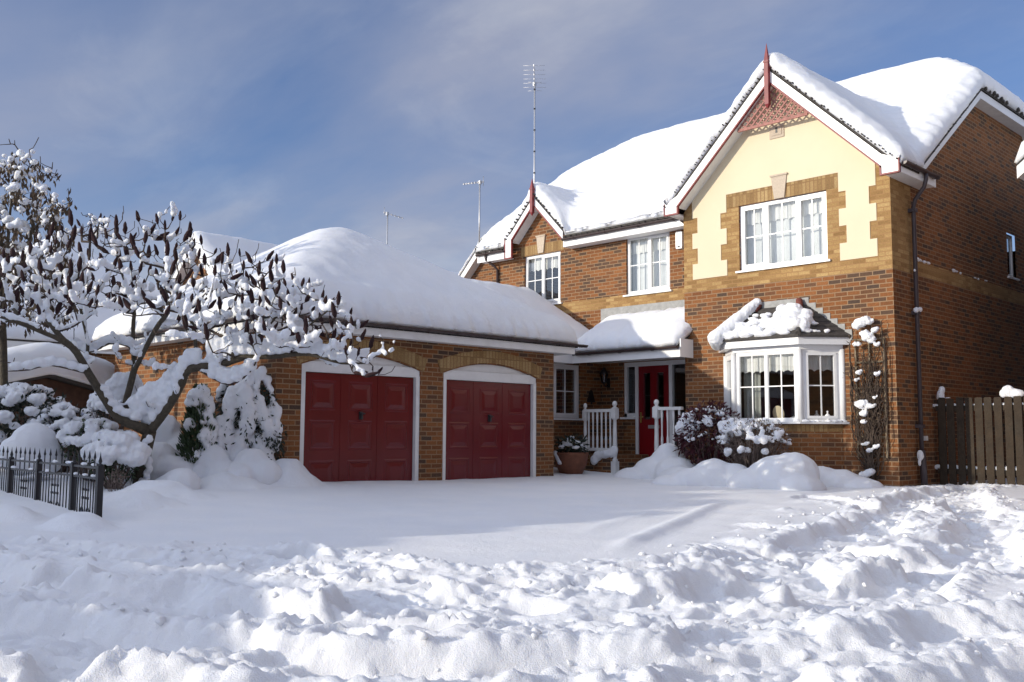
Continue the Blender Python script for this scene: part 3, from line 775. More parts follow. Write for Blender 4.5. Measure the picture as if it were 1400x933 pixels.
# downpipes
b = MB()
b.tube([(.345, .62, 5.32), (.345, .62, 5.22), (.30, .64, 5.10), (.12, .70, 4.93), (.075, .72, 4.80), (.075, .72, .66)], .036, 10)
b.tube([(.075, .72, .70), (.085, .72, .62), (.10, .74, -.1)], .055, 10)
for z in (4.75, 3.0, 1.1): b.box(.0, .125, .665, .775, z-.03, z+.03)
b.build('downpipe', 'downpipe_plastic', house)
b = MB(); b.tube([(-4.385, .3, 5.33), (-4.385, .3, 5.2), (-4.3, .5, 5.08), (-4.2, .72, 4.98), (-4.17, .745, 4.9), (-4.17, .745, 2.9)], .03, 8); b.build('downpipe', 'gutter_brown', house)
b = MB(); b.tube([(-10.3, .46, 5.28), (-10.3, .5, 5.16), (-10.2, .66, 5.03), (-10.16, .75, 4.93), (-10.16, .75, 2.9)], .032, 8); b.build('downpipe', 'gutter_brown', house)
snow_blob('pipe_snow', [((.09, .66, 3.04), (.05, .06, .05)), ((.12, .74, 3.05), (.04, .05, .045)), ((.08, .78, 3.03), (.03, .04, .06)), ((.09, .62, .62), (.06, .05, .09)), ((.08, .60, .5), (.03, .03, .06)), ((.09, .65, 3.71), (.02, .03, .03))], house, .015, 2, .006, 14)
# snow caught on the brick band of the side wall
b = MB()
bl = []
random.seed(4)
for k in range(16):
    y = random.choice([1.0, 1.15, 1.3, 1.45, 2.6, 2.75, 2.9, 3.6, 3.75, 4.2, 4.35])+random.uniform(-.05, .05)
    bl.append(((.006, y, 3.935+random.uniform(0, .03)), (.02, random.uniform(.03, .09), random.uniform(.012, .028))))
snow_blob('ledge_snow', bl, house, .012, 1, .004, 20)

# ---- bay window
def bay_poly(w, f, d): return [(BAYC-w, 0), (BAYC-f, -d), (BAYC+f, -d), (BAYC+w, 0)]
bay = MB(); P = bay_poly(BAYW-.015, BAYF-.01, BAYD-.015)
for k in range(3):
    (x0, y0), (x1, y1) = P[k], P[k+1]
    bay.poly([(x0, y0, -.4), (x1, y1, -.4), (x1, y1, 1.0), (x0, y0, 1.0)], 0); bay.poly([(x0, y0, 1.0), (x1, y1, 1.0), (x1, y1, 1.13), (x0, y0, 1.13)], 1)
bay_o = bay.build('bay_window', ['brick', 'brick_soldier'], house)
def ring_prism(w0, f0, dd0, z0, z1, name, mat, parent):
    b = MB(); Q = bay_poly(w0, f0, dd0)
    bot = [(x, y, z0) for x, y in Q]; top = [(x, y, z1) for x, y in Q]
    b.poly(bot[::-1]); b.poly(top)
    for k in range(3): b.poly([bot[k], bot[k+1], top[k+1], top[k]])
    return b.build(name, mat, parent)
ring_prism(BAYW+.10, BAYF+.045, BAYD+.10, 1.13, 1.165, 'sill', 'upvc', bay_o)
ring_prism(BAYW+.02, BAYF+.01, BAYD+.02, 2.39, 2.46, 'head', 'upvc', bay_o)
ring_prism(BAYW+.16, BAYF+.075, BAYD+.16, 2.463, 2.585, 'fascia', 'upvc', bay_o)
P = bay_poly(BAYW, BAYF, BAYD)
for k, lights in ((0, [1.0]), (1, [.5, .5]), (2, [1.0])):
    (x0, y0), (x1, y1) = P[k], P[k+1]; u = Vector((x1-x0, y1-y0, 0)); L = u.length; n_ = Vector((u.y, -u.x, 0)).normalized()
    Fb = Fr((x0, y0, 0), u, n_)
    window(Fb, .045, L-.045, 1.165, 2.39, lights, bay_o, sill=False, curtain='valance', rec=.0, openers=(0,) if k != 1 else ())
for x, y in P:
    b = MB(); b.tube([(x, y-.005, 1.166), (x, y-.005, 2.392)], .05, 8); b.build('corner_post', 'upvc', bay_o)
# bay ceiling, drape and small ornaments on the inner sill
b = MB(); b.poly([(x, y+.02, 2.3895) for x, y in bay_poly(BAYW, BAYF, BAYD)]); b.build('bay_ceiling', 'white_paint', bay_o)
b = MB()
for k in range(22):
    u0, u1 = BAYC-.62+k*.016, BAYC-.62+(k+1)*.016
    b.poly([(u0, -.25+.02*math.sin(k*1.1), 1.16), (u1, -.25+.02*math.sin(k*1.1+1.1), 1.16), (u1, -.25+.02*math.sin(k*1.1+1.1), 2.38), (u0, -.25+.02*math.sin(k*1.1), 2.38)], 0, True)
b.build('drape', 'drape', bay_o)
t = MB(); t.ell((-1.93, -.36, 1.31), (.115, .02, .14), 16, 10, rot=Matrix.Rotation(.2, 3, 'X')); o = t.build('display_plate', 'render_cream'); tag(o, 'oval pale display plate standing behind the glass of the bay window', 'plate')
t = MB(); t.lathe((-1.60, -.34, 1.168), [(.0, 0), (.09, 0), (.12, .03), (.11, .07), (.05, .1), (0, .1)]); o = t.build('display_bowl', 'curtain'); tag(o, 'low cream bowl on the inner sill of the bay window', 'bowl')
for i, (x, y) in enumerate(((-1.27, -.26), (-1.13, -.16))):
    t = MB(); t.lathe((x, y, 1.168), [(0, 0), (.035, 0), (.055, .05), (.05, .1), (.018, .14), (.022, .18), (0, .19)]); o = t.build('vase', 'curtain')
    tag(o, ['taller pale vase behind the right hand pane of the bay window', 'smaller pale vase nearest the wall in the bay window'][i], 'vase')
# hipped tiled roof of the bay: real sloping courses
b = MB(); E = bay_poly(BAYW+.20, BAYF+.095, BAYD+.20); T_ = [(BAYC-.50, 0), (BAYC-.40, -.03), (BAYC+.40, -.03), (BAYC+.50, 0)]
ZB0, ZB1 = 2.60, 3.22; nC = 7
for k in range(3):
    for c in range(nC):
        s, t = c/nC, (c+1)/nC+.02
        A = lambda q, m_: Vector((E[m_][0]+(T_[m_][0]-E[m_][0])*q, E[m_][1]+(T_[m_][1]-E[m_][1])*q, ZB0+(ZB1-ZB0)*q))
        lift = Vector((0, 0, .022))
        p0, p1, p2, p3 = A(s, k)+lift, A(s, k+1)+lift, A(min(t, 1), k+1), A(min(t, 1), k)
        b.poly([p0, p1, p2, p3]); b.poly([p0-lift*1.6, p1-lift*1.6, p1, p0])
b.poly([(x, y, ZB0-.012) for x, y in E][::-1])
bay_roof = b.build('roof', 'tile', bay_o)
for s in (-1, 1):
    b = MB(); p = Vector((BAYC+s*(BAYF+.095), -BAYD-.20, ZB0+.01)); q = Vector((BAYC+s*.40, -.03, ZB1+.03))
    for k in range(5):
        a = p+(q-p)*(k/5); c = p+(q-p)*((k+1.05)/5); b.tube([a+Vector((0, 0, .03)), c], .045, 8)
    b.build('hip_tile', 'tile', bay_roof)
    b = MB(); b.tube([q-(q-p)*.14, q+Vector((0, -.02, .05))], .062, 8); b.build('end_ridge_tile', 'ridge_tile', bay_roof)
# stepped lead flashing on the wall round the bay roof
b = MB()
b.fbox(FW, BAYC-.42, BAYC+.42, 3.20, 3.34, .0, .012)
for k in range(7):
    q = k/7; u = BAYC+.44+q*(BAYW+.22-.44); v = 3.34-q*.72
    b.fbox(FW, u-.03, u+.115, v-.19, v+.0, .0, .010+.0005*k)
    b.fbox(FW, 2*BAYC-u-.115, 2*BAYC-u+.03, v-.19, v, .0, .010+.0005*k)
b.build('flashing', 'lead', bay_roof)
# patches of snow left on the bay roof
bl = []; random.seed(12)
def onbay(s, q):                         # s along the front (-1..1), q up the slope
    x = BAYC+s*((BAYF+.095)*(1-q)+.40*q); y = -(BAYD+.20)*(1-q)-.03*q
    return Vector((x, y, ZB0+(ZB1-ZB0)*q+.02))
rot = Matrix.Rotation(R_(-42), 3, 'X')
for k in range(90):                      # the lower half of the front slope stays covered
    s = random.uniform(-.92, .80); q = random.uniform(.05, .50-.10*max(0, s))
    bl.append((onbay(s, q), (random.uniform(.07, .13), random.uniform(.06, .11), random.uniform(.03, .05)), rot))
for k in range(10): bl.append((onbay(random.uniform(-.8, -.1), random.uniform(.5, .75)), (random.uniform(.05, .10), random.uniform(.04, .07), .035), rot))
for k in range(22): bl.append((onbay(random.uniform(.35, .98), random.uniform(.22, .74))+Vector((0, -.02, .05)), (.13, .12, random.uniform(.09, .13)), rot))
for k in range(8): bl.append((onbay(random.uniform(.9, 1.0), random.uniform(.2, .6))+Vector((.10, .06, .04)), (.13, .12, .11)))
p0 = Vector((BAYC-BAYF-.12, -BAYD-.22, ZB0+.03)); p1 = Vector((BAYC-.44, -.06, ZB1+.07))
for k in range(16):                      # heavy roll down the left hip, hanging over the eave
    q = k/15; c = p0+(p1-p0)*q+Vector((-.10*(1-q), 0, .03)); r = .15-.05*q
    bl.append((c, (r*1.05, r, r*.95)))
for k in range(6): bl.append((Vector((BAYC-BAYF-.28-.07*k*.8, -BAYD-.16+.10*k, ZB0+.04-.008*k)), (.13, .13, .13-.005*k)))
for k in range(20):
    q = random.uniform(.06, .42); s = random.uniform(.05, .6)
    x = BAYC+BAYF+.09+(BAYW-BAYF+.1)*s-(BAYW-.3)*q*.6; y = -BAYD*(1-s)-.15*(1-s)+q*.2
    z = ZB0+.02+(ZB1-ZB0)*q*1.0
    bl.append((Vector((x, y, z)), (random.uniform(.03, .07), random.uniform(.03, .06), random.uniform(.02, .03))))
snow_blob('roof_snow', bl, bay_o, .016, 2, .010, 11)
bl = []
for k in range(40):
    s = random.random()*3; k0 = int(s); q = s-k0; S_ = bay_poly(BAYW+.05, BAYF+.02, BAYD+.055); (x0, y0), (x1, y1) = S_[k0], S_[k0+1]
    bl.append((Vector((x0+(x1-x0)*q, y0+(y1-y0)*q, 1.175)), (random.uniform(.04, .09), random.uniform(.025, .035), random.uniform(.02, .05)*(1.3 if k0 == 1 else .8))))
snow_blob('sill_snow', bl, bay_o, .014, 2, .006, 14)

# ---- porch: canopy, door, side lights
def zcan(X, Y): return np.maximum(2.60+.56*(Y+.45), np.where(X < -6.5, np.minimum(2.62+.62*(-6.62-X), 3.7), -9))
rf, sn = snowy_roof([(-6.65, -4.0, -.45, .8)], lambda X, Y: 2.60+.58*(Y+.45), house, T=.30, w=.34, lump=.07, seed=8, blur_it=10, tmin=.09)
rf.name = 'canopy_roof'; sn.name = 'canopy_snow'
# roof over the link wing
def zlink(X, Y): return np.minimum(2.62+.62*(-6.62-X), 2.62+.62*(X+10.7)+.4)
rf, sn = snowy_roof([(-10.6, -6.65, -2.2, .8)], zlink, house, T=.34, w=.4, seed=9, blur_it=30, tmin=.06)
rf.name = 'link_roof'; sn.name = 'link_snow'
b = MB()
b.box(-6.46, -3.93, -.43, -.405, 2.40, 2.575); b.box(-3.955, -3.93, -.403, .0, 2.40, 2.75); b.box(-6.66, -6.635, -1.95, -.40, 2.40, 2.58); b.box(-6.634, -6.46, -.43, -.405, 2.40, 2.575)
b.build('fascia', 'upvc', house)
b = MB(); b.box(-6.90, -3.96, -.40, .79, 2.475, 2.49); b.box(-6.915, -6.66, -2.2, -.405, 2.40, 2.415); b.build('soffit', 'white_paint', house)
gutter((-6.5, -.48, 2.60), (-3.95, -.48, 2.60), house, .8)
b = MB(); b.fbox(FM, -6.9, -4.13, 3.40, 3.68, .0, .012); b.build('flashing', 'lead', house)
# door set
FD = Fr((0, .8, 0), (1, 0, 0), (0, -1, 0)); a, c, d, e = DOOR; d = .22
b = MB(); z0, z1 = -.11, -.03
b.fbox(FD, a, c, e-.09, e, z0, z1); b.fbox(FD, a, a+.06, 1.30, e-.09, z0, z1); b.fbox(FD, c-.06, c, d, e-.09, z0, z1)
b.fbox(FD, -5.995, -5.915, d, e-.09, z0, z1); b.fbox(FD, -5.115, -5.035, d, e-.09, z0, z1)
b.fbox(FD, a, -5.995, 1.30, 1.38, z0, z1); b.fbox(FD, a-.07, -5.99, 1.255, 1.30, z0, .04)
b.fbox(FD, -5.035, c-.06, d, d+.08, z0, z1)
dset = b.build('door_frame', 'upvc', house)
b = MB(); b.fbox(FD, a+.01, -5.99, -.3, 1.256, -.10, -.004); b.build('side_panel', 'brick_dark', dset)
b = MB(); b.poly([FD(a+.06, 1.38, -.08), FD(-5.995, 1.38, -.08), FD(-5.995, e-.09, -.08), FD(a+.06, e-.09, -.08)]); b.build('side_pane', 'glass', dset)
b = MB(); b.poly([FD(-5.035, d+.08, -.08), FD(c-.06, d+.08, -.08), FD(c-.06, e-.09, -.08), FD(-5.035, e-.09, -.08)]); b.build('side_pane', 'glass', dset)
b = MB(); u0, u1, v0, v1 = -5.912, -5.118, d, e-.093; gA, gB = (-5.78, -5.60), (-5.43, -5.25); gz0, gz1 = 1.25, 2.22
cells = [(u0, gA[0], v0, v1), (gA[1], gB[0], v0, v1), (gB[1], u1, v0, v1), (gA[0], gA[1], v0, gz0), (gA[0], gA[1], gz1, v1), (gB[0], gB[1], v0, gz0), (gB[0], gB[1], gz1, v1)]
for q in cells: b.fbox(FD, *q, -.10, -.05)
for g_ in (gA, gB):
    for q in ((g_[0]-.02, g_[0], gz0-.02, gz1+.02), (g_[1], g_[1]+.02, gz0-.02, gz1+.02), (g_[0], g_[1], gz0-.02, gz0), (g_[0], g_[1], gz1, gz1+.02)): b.fbox(FD, *q, -.05, -.038)
for g_ in (gA, gB): b.fbox(FD, g_[0], g_[1], .42, .98, -.05, -.042)
door = b.build('front_door', 'front_door_paint', house)
b = MB()
for g_ in (gA, gB): b.poly([FD(g_[0], gz0, -.075), FD(g_[1], gz0, -.075), FD(g_[1], gz1, -.075), FD(g_[0], gz1, -.075)])
b.build('door_glass', 'glass', door)
b = MB(); b.fbox(FD, -5.66, -5.38, 1.06, 1.13, -.05, -.035); b.build('letter_plate', 'aluminium', door)
b = MB(); b.fbox(FD, -5.875, -5.835, 1.18, 1.40, -.05, -.04); b.tube([FD(-5.855, 1.30, -.04), FD(-5.855, 1.30, -.005), FD(-5.76, 1.30, -.005)], .011, 6); b.build('door_handle', 'brass', door)

# ================================================================== GARAGE
garage = thing('double_garage', 'brick double garage with two red doors under a white hipped snowy roof', 'garage', (-8.35, -5.17, 0))
FG = Fr((-5.5, 0, 0), (0, 1, 0), (1, 0, 0))
D1 = (-7.68, -5.44, -.25, 1.945); D2 = (-4.94, -2.70, -.25, 1.945); RISE = .195
b = MB()
wall_cells(b, FG, -8.1, -2.24, -.4, 2.56, [D1+(RISE,), D2+(RISE,)], depth=.12)
b.poly([(-11.2, -8.1, -.4), (-5.5, -8.1, -.4), (-5.5, -8.1, 2.56), (-11.2, -8.1, 2.56)]); b.poly([(-11.2, -2.24, -.4), (-11.2, -8.1, -.4), (-11.2, -8.1, 2.56), (-11.2, -2.24, 2.56)])
b.poly([(-5.5, -2.24, -.4), (-6.92, -2.24, -.4), (-6.92, -2.24, 2.56), (-5.5, -2.24, 2.56)])
b.build('wall', 'brick', garage)
def zg(X, Y): return 2.58+.62*np.minimum(np.minimum(X+11.5, -5.2-X), np.minimum(Y+8.4, -1.9-Y))
snowy_roof([(-11.5, -5.2, -8.4, -1.9)], zg, garage, T=.42, w=.50, lump=.03, seed=14, blur_it=90, tmin=.08)
b = MB()
b.box(-5.225, -5.20, -8.4, -1.98, 2.42, 2.575); b.box(-11.5, -5.226, -8.4, -8.375, 2.42, 2.575); b.box(-6.65, -5.226, -1.98, -1.955, 2.42, 2.575)
b.build('fascia', 'white_paint', garage)
b = MB(); b.box(-5.495, -5.226, -8.37, -1.985, 2.43, 2.445); b.box(-11.45, -5.5, -8.37, -8.105, 2.43, 2.445); b.box(-6.6, -5.5, -2.235, -1.985, 2.43, 2.445); b.build('soffit', 'white_paint', garage)
gutter((-5.145, -8.42, 2.60), (-5.145, -1.72, 2.60), garage, .62, .048); gutter((-11.5, -8.455, 2.60), (-5.2, -8.455, 2.60), garage, .8, .05)
# lower red-brick course line and arches
for (a, c, d, e) in (D1, D2):
    ar = MB(); n = 26; r = RISE
    for k in range(n):
        s, t = -.03+1.06*k/n, -.03+1.06*(k+1)/n; g_ = .0
        f = lambda q: e+.02+r*(1-(2*q-1)**2)
        x1, x2 = a+(c-a)*s, a+(c-a)*t; sl = lambda q: -(4*(2*q-1))*r/(c-a)*.5
        h = .215
        nrm = lambda q: Vector((-(-4*(2*q-1)*r/(c-a)), 1)).normalized()
        n1, n2 = nrm(s), nrm(t)
        ar.prism(FG, [(x1, f(s)), (x2, f(t)), (x2+n2.x*h, f(t)+n2.y*h), (x1+n1.x*h, f(s)+n1.y*h)], .001, .012)
    ar.build('brick_arch', 'brick_soldier', garage)
    # white head board filling the arch, and the frame
    b = MB(); n = 20; d0 = -.055
    top = [(a+(c-a)*k/n, e+.01+r*(1-(2*k/n-1)**2)) for k in range(n+1)]
    b.prism(FG, [(a, e-.06)]+top+[(c, e-.06)], -.10, d0)
    b.fbox(FG, a-.02, c+.02, e-.085, e+.055, -.055, -.02)
    b.fbox(FG, a-.005, c+.005, e+.062, e+.078, -.055, -.045)
    gh = b.build('arch_board', 'white_paint', garage)
    b = MB(); fw = .075
    b.fbox(FG, a, a+fw, -.3, e-.086, -.10, -.01); b.fbox(FG, c-fw, c, -.3, e-.086, -.10, -.01); b.fbox(FG, a+fw, c-fw, e-.105, e-.086, -.10, -.012)
    b.build('door_frame', 'white_paint', garage)
    # pressed steel up-and-over door
    b = MB(); A, C_, Dn, Up = a+fw+.005, c-fw-.005, -.28, e-.11
    W = (C_-A)/3; df = -.075
    us = [A]; vs = [Dn]; pans = []
    rows = [(Up-.56, Up-.11), (Up-1.16, Up-.71), (Up-1.76, Up-1.31)]
    cols = [(A+W*k+.12, A+W*(k+1)-.12) for k in range(3)]
    us = sorted({A, C_, *[x for q in cols for x in q]}); vs = sorted({Dn, Up, *[x for q in rows for x in q]})
    for x0, x1 in zip(us[:-1], us[1:]):
        for y0, y1 in zip(vs[:-1], vs[1:]):
            if any(abs(q[0]-x0) < 1e-6 for q in cols) and any(abs(q[0]-y0) < 1e-6 for q in rows):
                # moulded field: raised lip, groove, bevelled centre
                rings = [(0, 0), (.014, .008), (.034, .008), (.048, -.002), (.115, .009)]
                for (i0, h0), (i1, h1) in zip(rings[:-1], rings[1:]):
                    o_ = [FG(x0+i0, y0+i0, df+h0), FG(x1-i0, y0+i0, df+h0), FG(x1-i0, y1-i0, df+h0), FG(x0+i0, y1-i0, df+h0)]
                    p_ = [FG(x0+i1, y0+i1, df+h1), FG(x1-i1, y0+i1, df+h1), FG(x1-i1, y1-i1, df+h1), FG(x0+i1, y1-i1, df+h1)]
                    for k in range(4): b.poly([o_[k], o_[(k+1) % 4], p_[(k+1) % 4], p_[k]])
                b.poly(p_)
            else: b.poly([FG(x0, y0, df), FG(x1, y0, df), FG(x1, y1, df), FG(x0, y1, df)])
    for k in (1, 2):
        x = A+W*k
        b.prism(Fr(FG(x, 0, df), (0, 1, 0), (1, 0, 0)), [(-.03, Dn), (.03, Dn), (.03, Up), (-.03, Up)], -.02, .006)
    gd = b.build('garage_door', 'door_paint', garage)
    b = MB(); um = (A+C_)/2; vm = Up-.63
    b.fbox(FG, um-.03, um+.03, vm-.06, vm+.06, df, df+.02); b.tube([FG(um, vm+.01, df+.02), FG(um, vm+.01, df+.05)], .014, 8); b.tube([FG(um-.05, vm+.04, df+.05), FG(um+.05, vm+.03, df+.05)], .012, 8); b.fbox(FG, um-.012, um+.022, vm-.06, vm+.03, df+.02, df+.045)
    b.build('handle', 'plastic_dark', gd)

# ================================================================== NEIGHBOURING HOUSES
def snow_house(name, label, cat, x0, x1, y0, y1, ze, pitch, axis, wall, T=.3, over=.3, zb=-.6, wins=(), board=True, seed=2, h=.1, group=None):
    t = thing(name, label, cat, ((x0+x1)/2, (y0+y1)/2, 0), group); k = math.tan(R_(pitch))
    X0, X1, Y0, Y1 = x0-over, x1+over, y0-over, y1+over
    X1 = X0+round((X1-X0)/h)*h; Y1 = Y0+round((Y1-Y0)/h)*h
    if axis == 'y': zf = lambda X, Y: ze+k*np.minimum(X-X0, X1-X); ap = ze+k*(X1-X0)/2
    elif axis == 'x': zf = lambda X, Y: ze+k*np.minimum(Y-Y0, Y1-Y); ap = ze+k*(Y1-Y0)/2
    else: zf = lambda X, Y: ze+k*np.minimum(np.minimum(X-X0, X1-X), np.minimum(Y-Y0, Y1-Y)); ap = None
    b = MB(); zt = ze+k*over-.05
    F0 = Fr((0, y0, 0), (1, 0, 0), (0, -1, 0)); F1 = Fr((x1, 0, 0), (0, 1, 0), (1, 0, 0))
    hs = [q[1] for q in wins if q[0] == 'f']; hr = [q[1] for q in wins if q[0] == 'r']
    wall_cells(b, F0, x0, x1, zb, zt, [q+(0,) for q in hs]); wall_cells(b, F1, y0, y1, zb, zt, [q+(0,) for q in hr])
    b.poly([(x0, y1, zb), (x1, y1, zb), (x1, y1, zt), (x0, y1, zt)]); b.poly([(x0, y0, zb), (x0, y1, zb), (x0, y1, zt), (x0, y0, zt)])
    if axis == 'y':
        for y in (y0, y1): b.poly([(x0, y, zt), (x1, y, zt), ((x0+x1)/2, y, ap-.06)])
    if axis == 'x':
        for x in (x0, x1): b.poly([(x, y0, zt), (x, y1, zt), (x, (y0+y1)/2, ap-.06)])
    b.build('wall', wall, t)
    snowy_roof([(X0, X1, Y0, Y1)], zf, t, T=T, w=.4, h=h, seed=seed, blur_it=6, lump=.04)
    for q in hs: window(F0, *q, [.5, .5], t, curtain=None)
    for q in hr: window(F1, *q, [.5, .5], t, curtain=None)
    if board and axis == 'y':
        F = Fr(((X0+X1)/2, Y0+.02, 0), (1, 0, 0), (0, -1, 0)); hw = (X1-X0)/2
        for s in (-1, 1):
            b = MB(); b.prism(F, [(0, ap-.05), (s*hw, ze-.05), (s*hw, ze-.27), (0, ap-.27)], 0, .03); b.build('bargeboard', 'white_paint', t)
            b = MB(); b.prism(F, [(0, ap-.22), (s*hw, ze-.22), (s*hw, ze-.24), (0, ap-.24)], -over, -.005); b.build('soffit', 'white_paint', t)
    for xx in (X0+.01, X1-.035):
        if axis != 'x': b = MB(); b.box(xx, xx+.025, Y0+.05, Y1, ze-.22, ze-.01); b.build('fascia', 'white_paint', t)
    if axis != 'y':
        b = MB(); b.box(X0, X1, Y0+.01, Y0+.035, ze-.22, ze-.01); b.build('fascia', 'white_paint', t)
    return t, ap
# gable end of the house beyond the garage; its ridge runs away to the right
c = at(263, 312, 28); HG, ap = snow_house('gabled_house', 'far house behind the garage with a sunlit orange brick gable end and snowy ridge', 'house', c.x-2.6, c.x+2.6, c.y+.3, c.y+14, c.z-.28-2.9*math.tan(R_(41)), 41, 'y', 'brick', T=.30, seed=31)
# the neighbour seen past the left corner of the main roof
c = at(660, 316, 30); HN, ap2 = snow_house('gabled_house', 'neighbouring house with a white edged brick gable peeping out left of the big snowy roof', 'house', c.x-3.0, c.x+3.0, c.y+.3, c.y+9, c.z-.28-3.3*math.tan(R_(44)), 44, 'y', 'brick', T=.30, seed=32)
# the broad roof behind the sumac
c = at(110, 298, 27); snow_house('hipped_house', 'far house with a broad grey-white snowy hipped roof behind the bare tree', 'house', c.x-8.5, c.x+1.5, c.y-4.0, c.y+5.0, c.z-.2-4.8*math.tan(R_(36)), 36, 'hip', 'brick_dark', T=.3, seed=33)
# white walled house low on the left
c = at(120, 520, 27); snow_house('white_house', 'low white walled house with small dark windows under a snowy roof on the left', 'house', c.x-2.2, c.x+1.6, c.y, c.y+4, 2.05, 30, 'x', 'house_white', T=.35, seed=34, wins=(('f', (c.x+.15, c.x+.95, .6, 1.75)), ('f', (c.x-1.6, c.x-.6, .6, 1.75))))
# wooden shed with a deep quilt of snow
c = at(55, 545, 18); snow_house('garden_shed', 'brown wooden shed under a deep quilt of snow at the left edge', 'shed', c.x-2.9, c.x+.55, c.y-1.2, c.y+1.0, 1.62, 14, 'x', 'shed_wood', T=.62, over=.25, seed=35, board=False)
# house to the right: only the snowy corner of its eaves shows, and it keeps the light off the side wall
snow_house('right_hand_house', 'house at the right edge showing only a snowy corner of its eaves', 'house', 1.61, 9, 3.0, 12, 5.72, 38, 'y', 'brick', T=.42, over=.45, seed=36)

# ================================================================== AERIALS
def aerial(label, base, top, boom_dir, L, n, el, up=.0, extra=False, joints=()):
    base, top = Vector(base), Vector(top); t = thing('tv_aerial', label, 'aerial', base, 'television aerials on poles')
    b = MB(); b.tube([base, top], .024, 8)
    b.build('mast', 'aluminium', t)
    b = MB()
    for q in joints: p = base+(top-base)*q; b.tube([p-Vector((0, 0, .02)), p+Vector((0, 0, .02))], .031, 8)
    d = Vector(boom_dir).normalized(); e = d.cross(Vector((0, 0, 1))).normalized(); s0 = top-d*L*.18-Vector((0, 0, .06))
    b2 = MB(); b2.tube([s0, s0+d*L], .013, 6)
    for k in range(n):
        p = s0+d*L*(k/(n-1)); l = el*(1-.12*k/(n-1)); b2.tube([p-e*l/2, p+e*l/2], .006, 5); b2.box(p.x-.018, p.x+.018, p.y-.018, p.y+.018, p.z-.02, p.z+.03)
    b2.tube([s0-e*el*.3+Vector((0, 0, .16)), s0+e*el*.3+Vector((0, 0, .16))], .006, 5); b2.tube([s0-Vector((0, 0, .12)), s0+Vector((0, 0, .18))], .008, 5)
    b2.tube([s0-e*el*.3-Vector((0, 0, .11)), s0+e*el*.3-Vector((0, 0, .11))], .006, 5)
    p = s0+d*L*.16; b2.box(p.x-.04, p.x+.04, p.y-.04, p.y+.04, p.z-.06, p.z+.05)
    b2.build('antenna', 'aluminium', t)
    if b.v: b.build('pole_clamp', 'plastic_dark', t)
A1 = at(731, 112, 29)
aerial('tallest tv aerial, on a long jointed pole rising behind the small brick gable', (A1.x, A1.y, 5.5), A1, (.62, -.66, .02), 1.65, 6, .70, joints=(.3, .42, .53, .64, .75, .86, .96))
A1 = at(656, 247, 30); aerial('middle height tv aerial, on the gable left of the big snowy roof', (A1.x, A1.y, ap2-.6), A1, (-.72, -.55, -.08), .62, 8, .3)
A1 = at(530, 290, 33); aerial('shortest tv aerial, standing behind the snowy garage roof', (A1.x, A1.y, 5.5), A1, (.66, .6, -.28), .66, 6, .34)

# ================================================================== SMALL THINGS ON AND BY THE HOUSE
b = MB(); F = FM; b.prism(F, [(-4.83, 4.74), (-4.69, 4.74), (-4.68, 4.80), (-4.68, 5.08), (-4.70, 5.10), (-4.82, 5.10), (-4.84, 5.08), (-4.84, 4.80)], 0, .07)
o = b.build('alarm_box', 'upvc'); tag(o, 'white burglar alarm box on the brick wall beside the cream gable', 'alarm')
b = MB(); b.fbox(F, -4.785, -4.735, 4.765, 4.795, .07, .078); b.build('lens', 'plastic_dark', o)
t = thing('wall_lantern', 'black coach lantern on the brick wall left of the front door', 'lantern', (-6.69, .8, 2.1))
b = MB(); c = Vector((-6.69, .64, 2.08)); b.fbox(FM, -6.73, -6.65, 1.94, 2.14, 0, .02); b.tube([(-6.69, .78, 2.0), (-6.69, .70, 1.96), (-6.69, .64, 1.98), (-6.69, .64, 2.03)], .012, 6); b.build('bracket', 'iron', t)
b = MB(); b.lathe(c, [(0, -.06), (.05, -.05), (.055, -.03)], 6); b.lathe(c, [(.09, .16), (.10, .17), (.06, .23), (.02, .26), (.02, .29), (0, .30)], 6)
for k in range(6):
    a = k*math.pi/3; b.tube([c+Vector((.052*math.cos(a), .052*math.sin(a), -.04)), c+Vector((.09*math.cos(a), .09*math.sin(a), .16))], .007, 4)
b.build('lantern_frame', 'iron', t)
b = MB(); b.lathe(c, [(.048, -.03), (.085, .155)], 6); b.build('lantern_glass', 'glass', t)
b = MB(); b.prism(FL, [(.34, 1.62), (.56, 1.62), (.48, 1.84), (.45, 1.88), (.42, 1.84)], 0, .05); b.ell((-6.88, .45, 1.60), (.02, .03, .03))
tag(b.build('wall_bell', 'iron'), 'small dark bell shaped ornament on the porch side wall', 'bell')
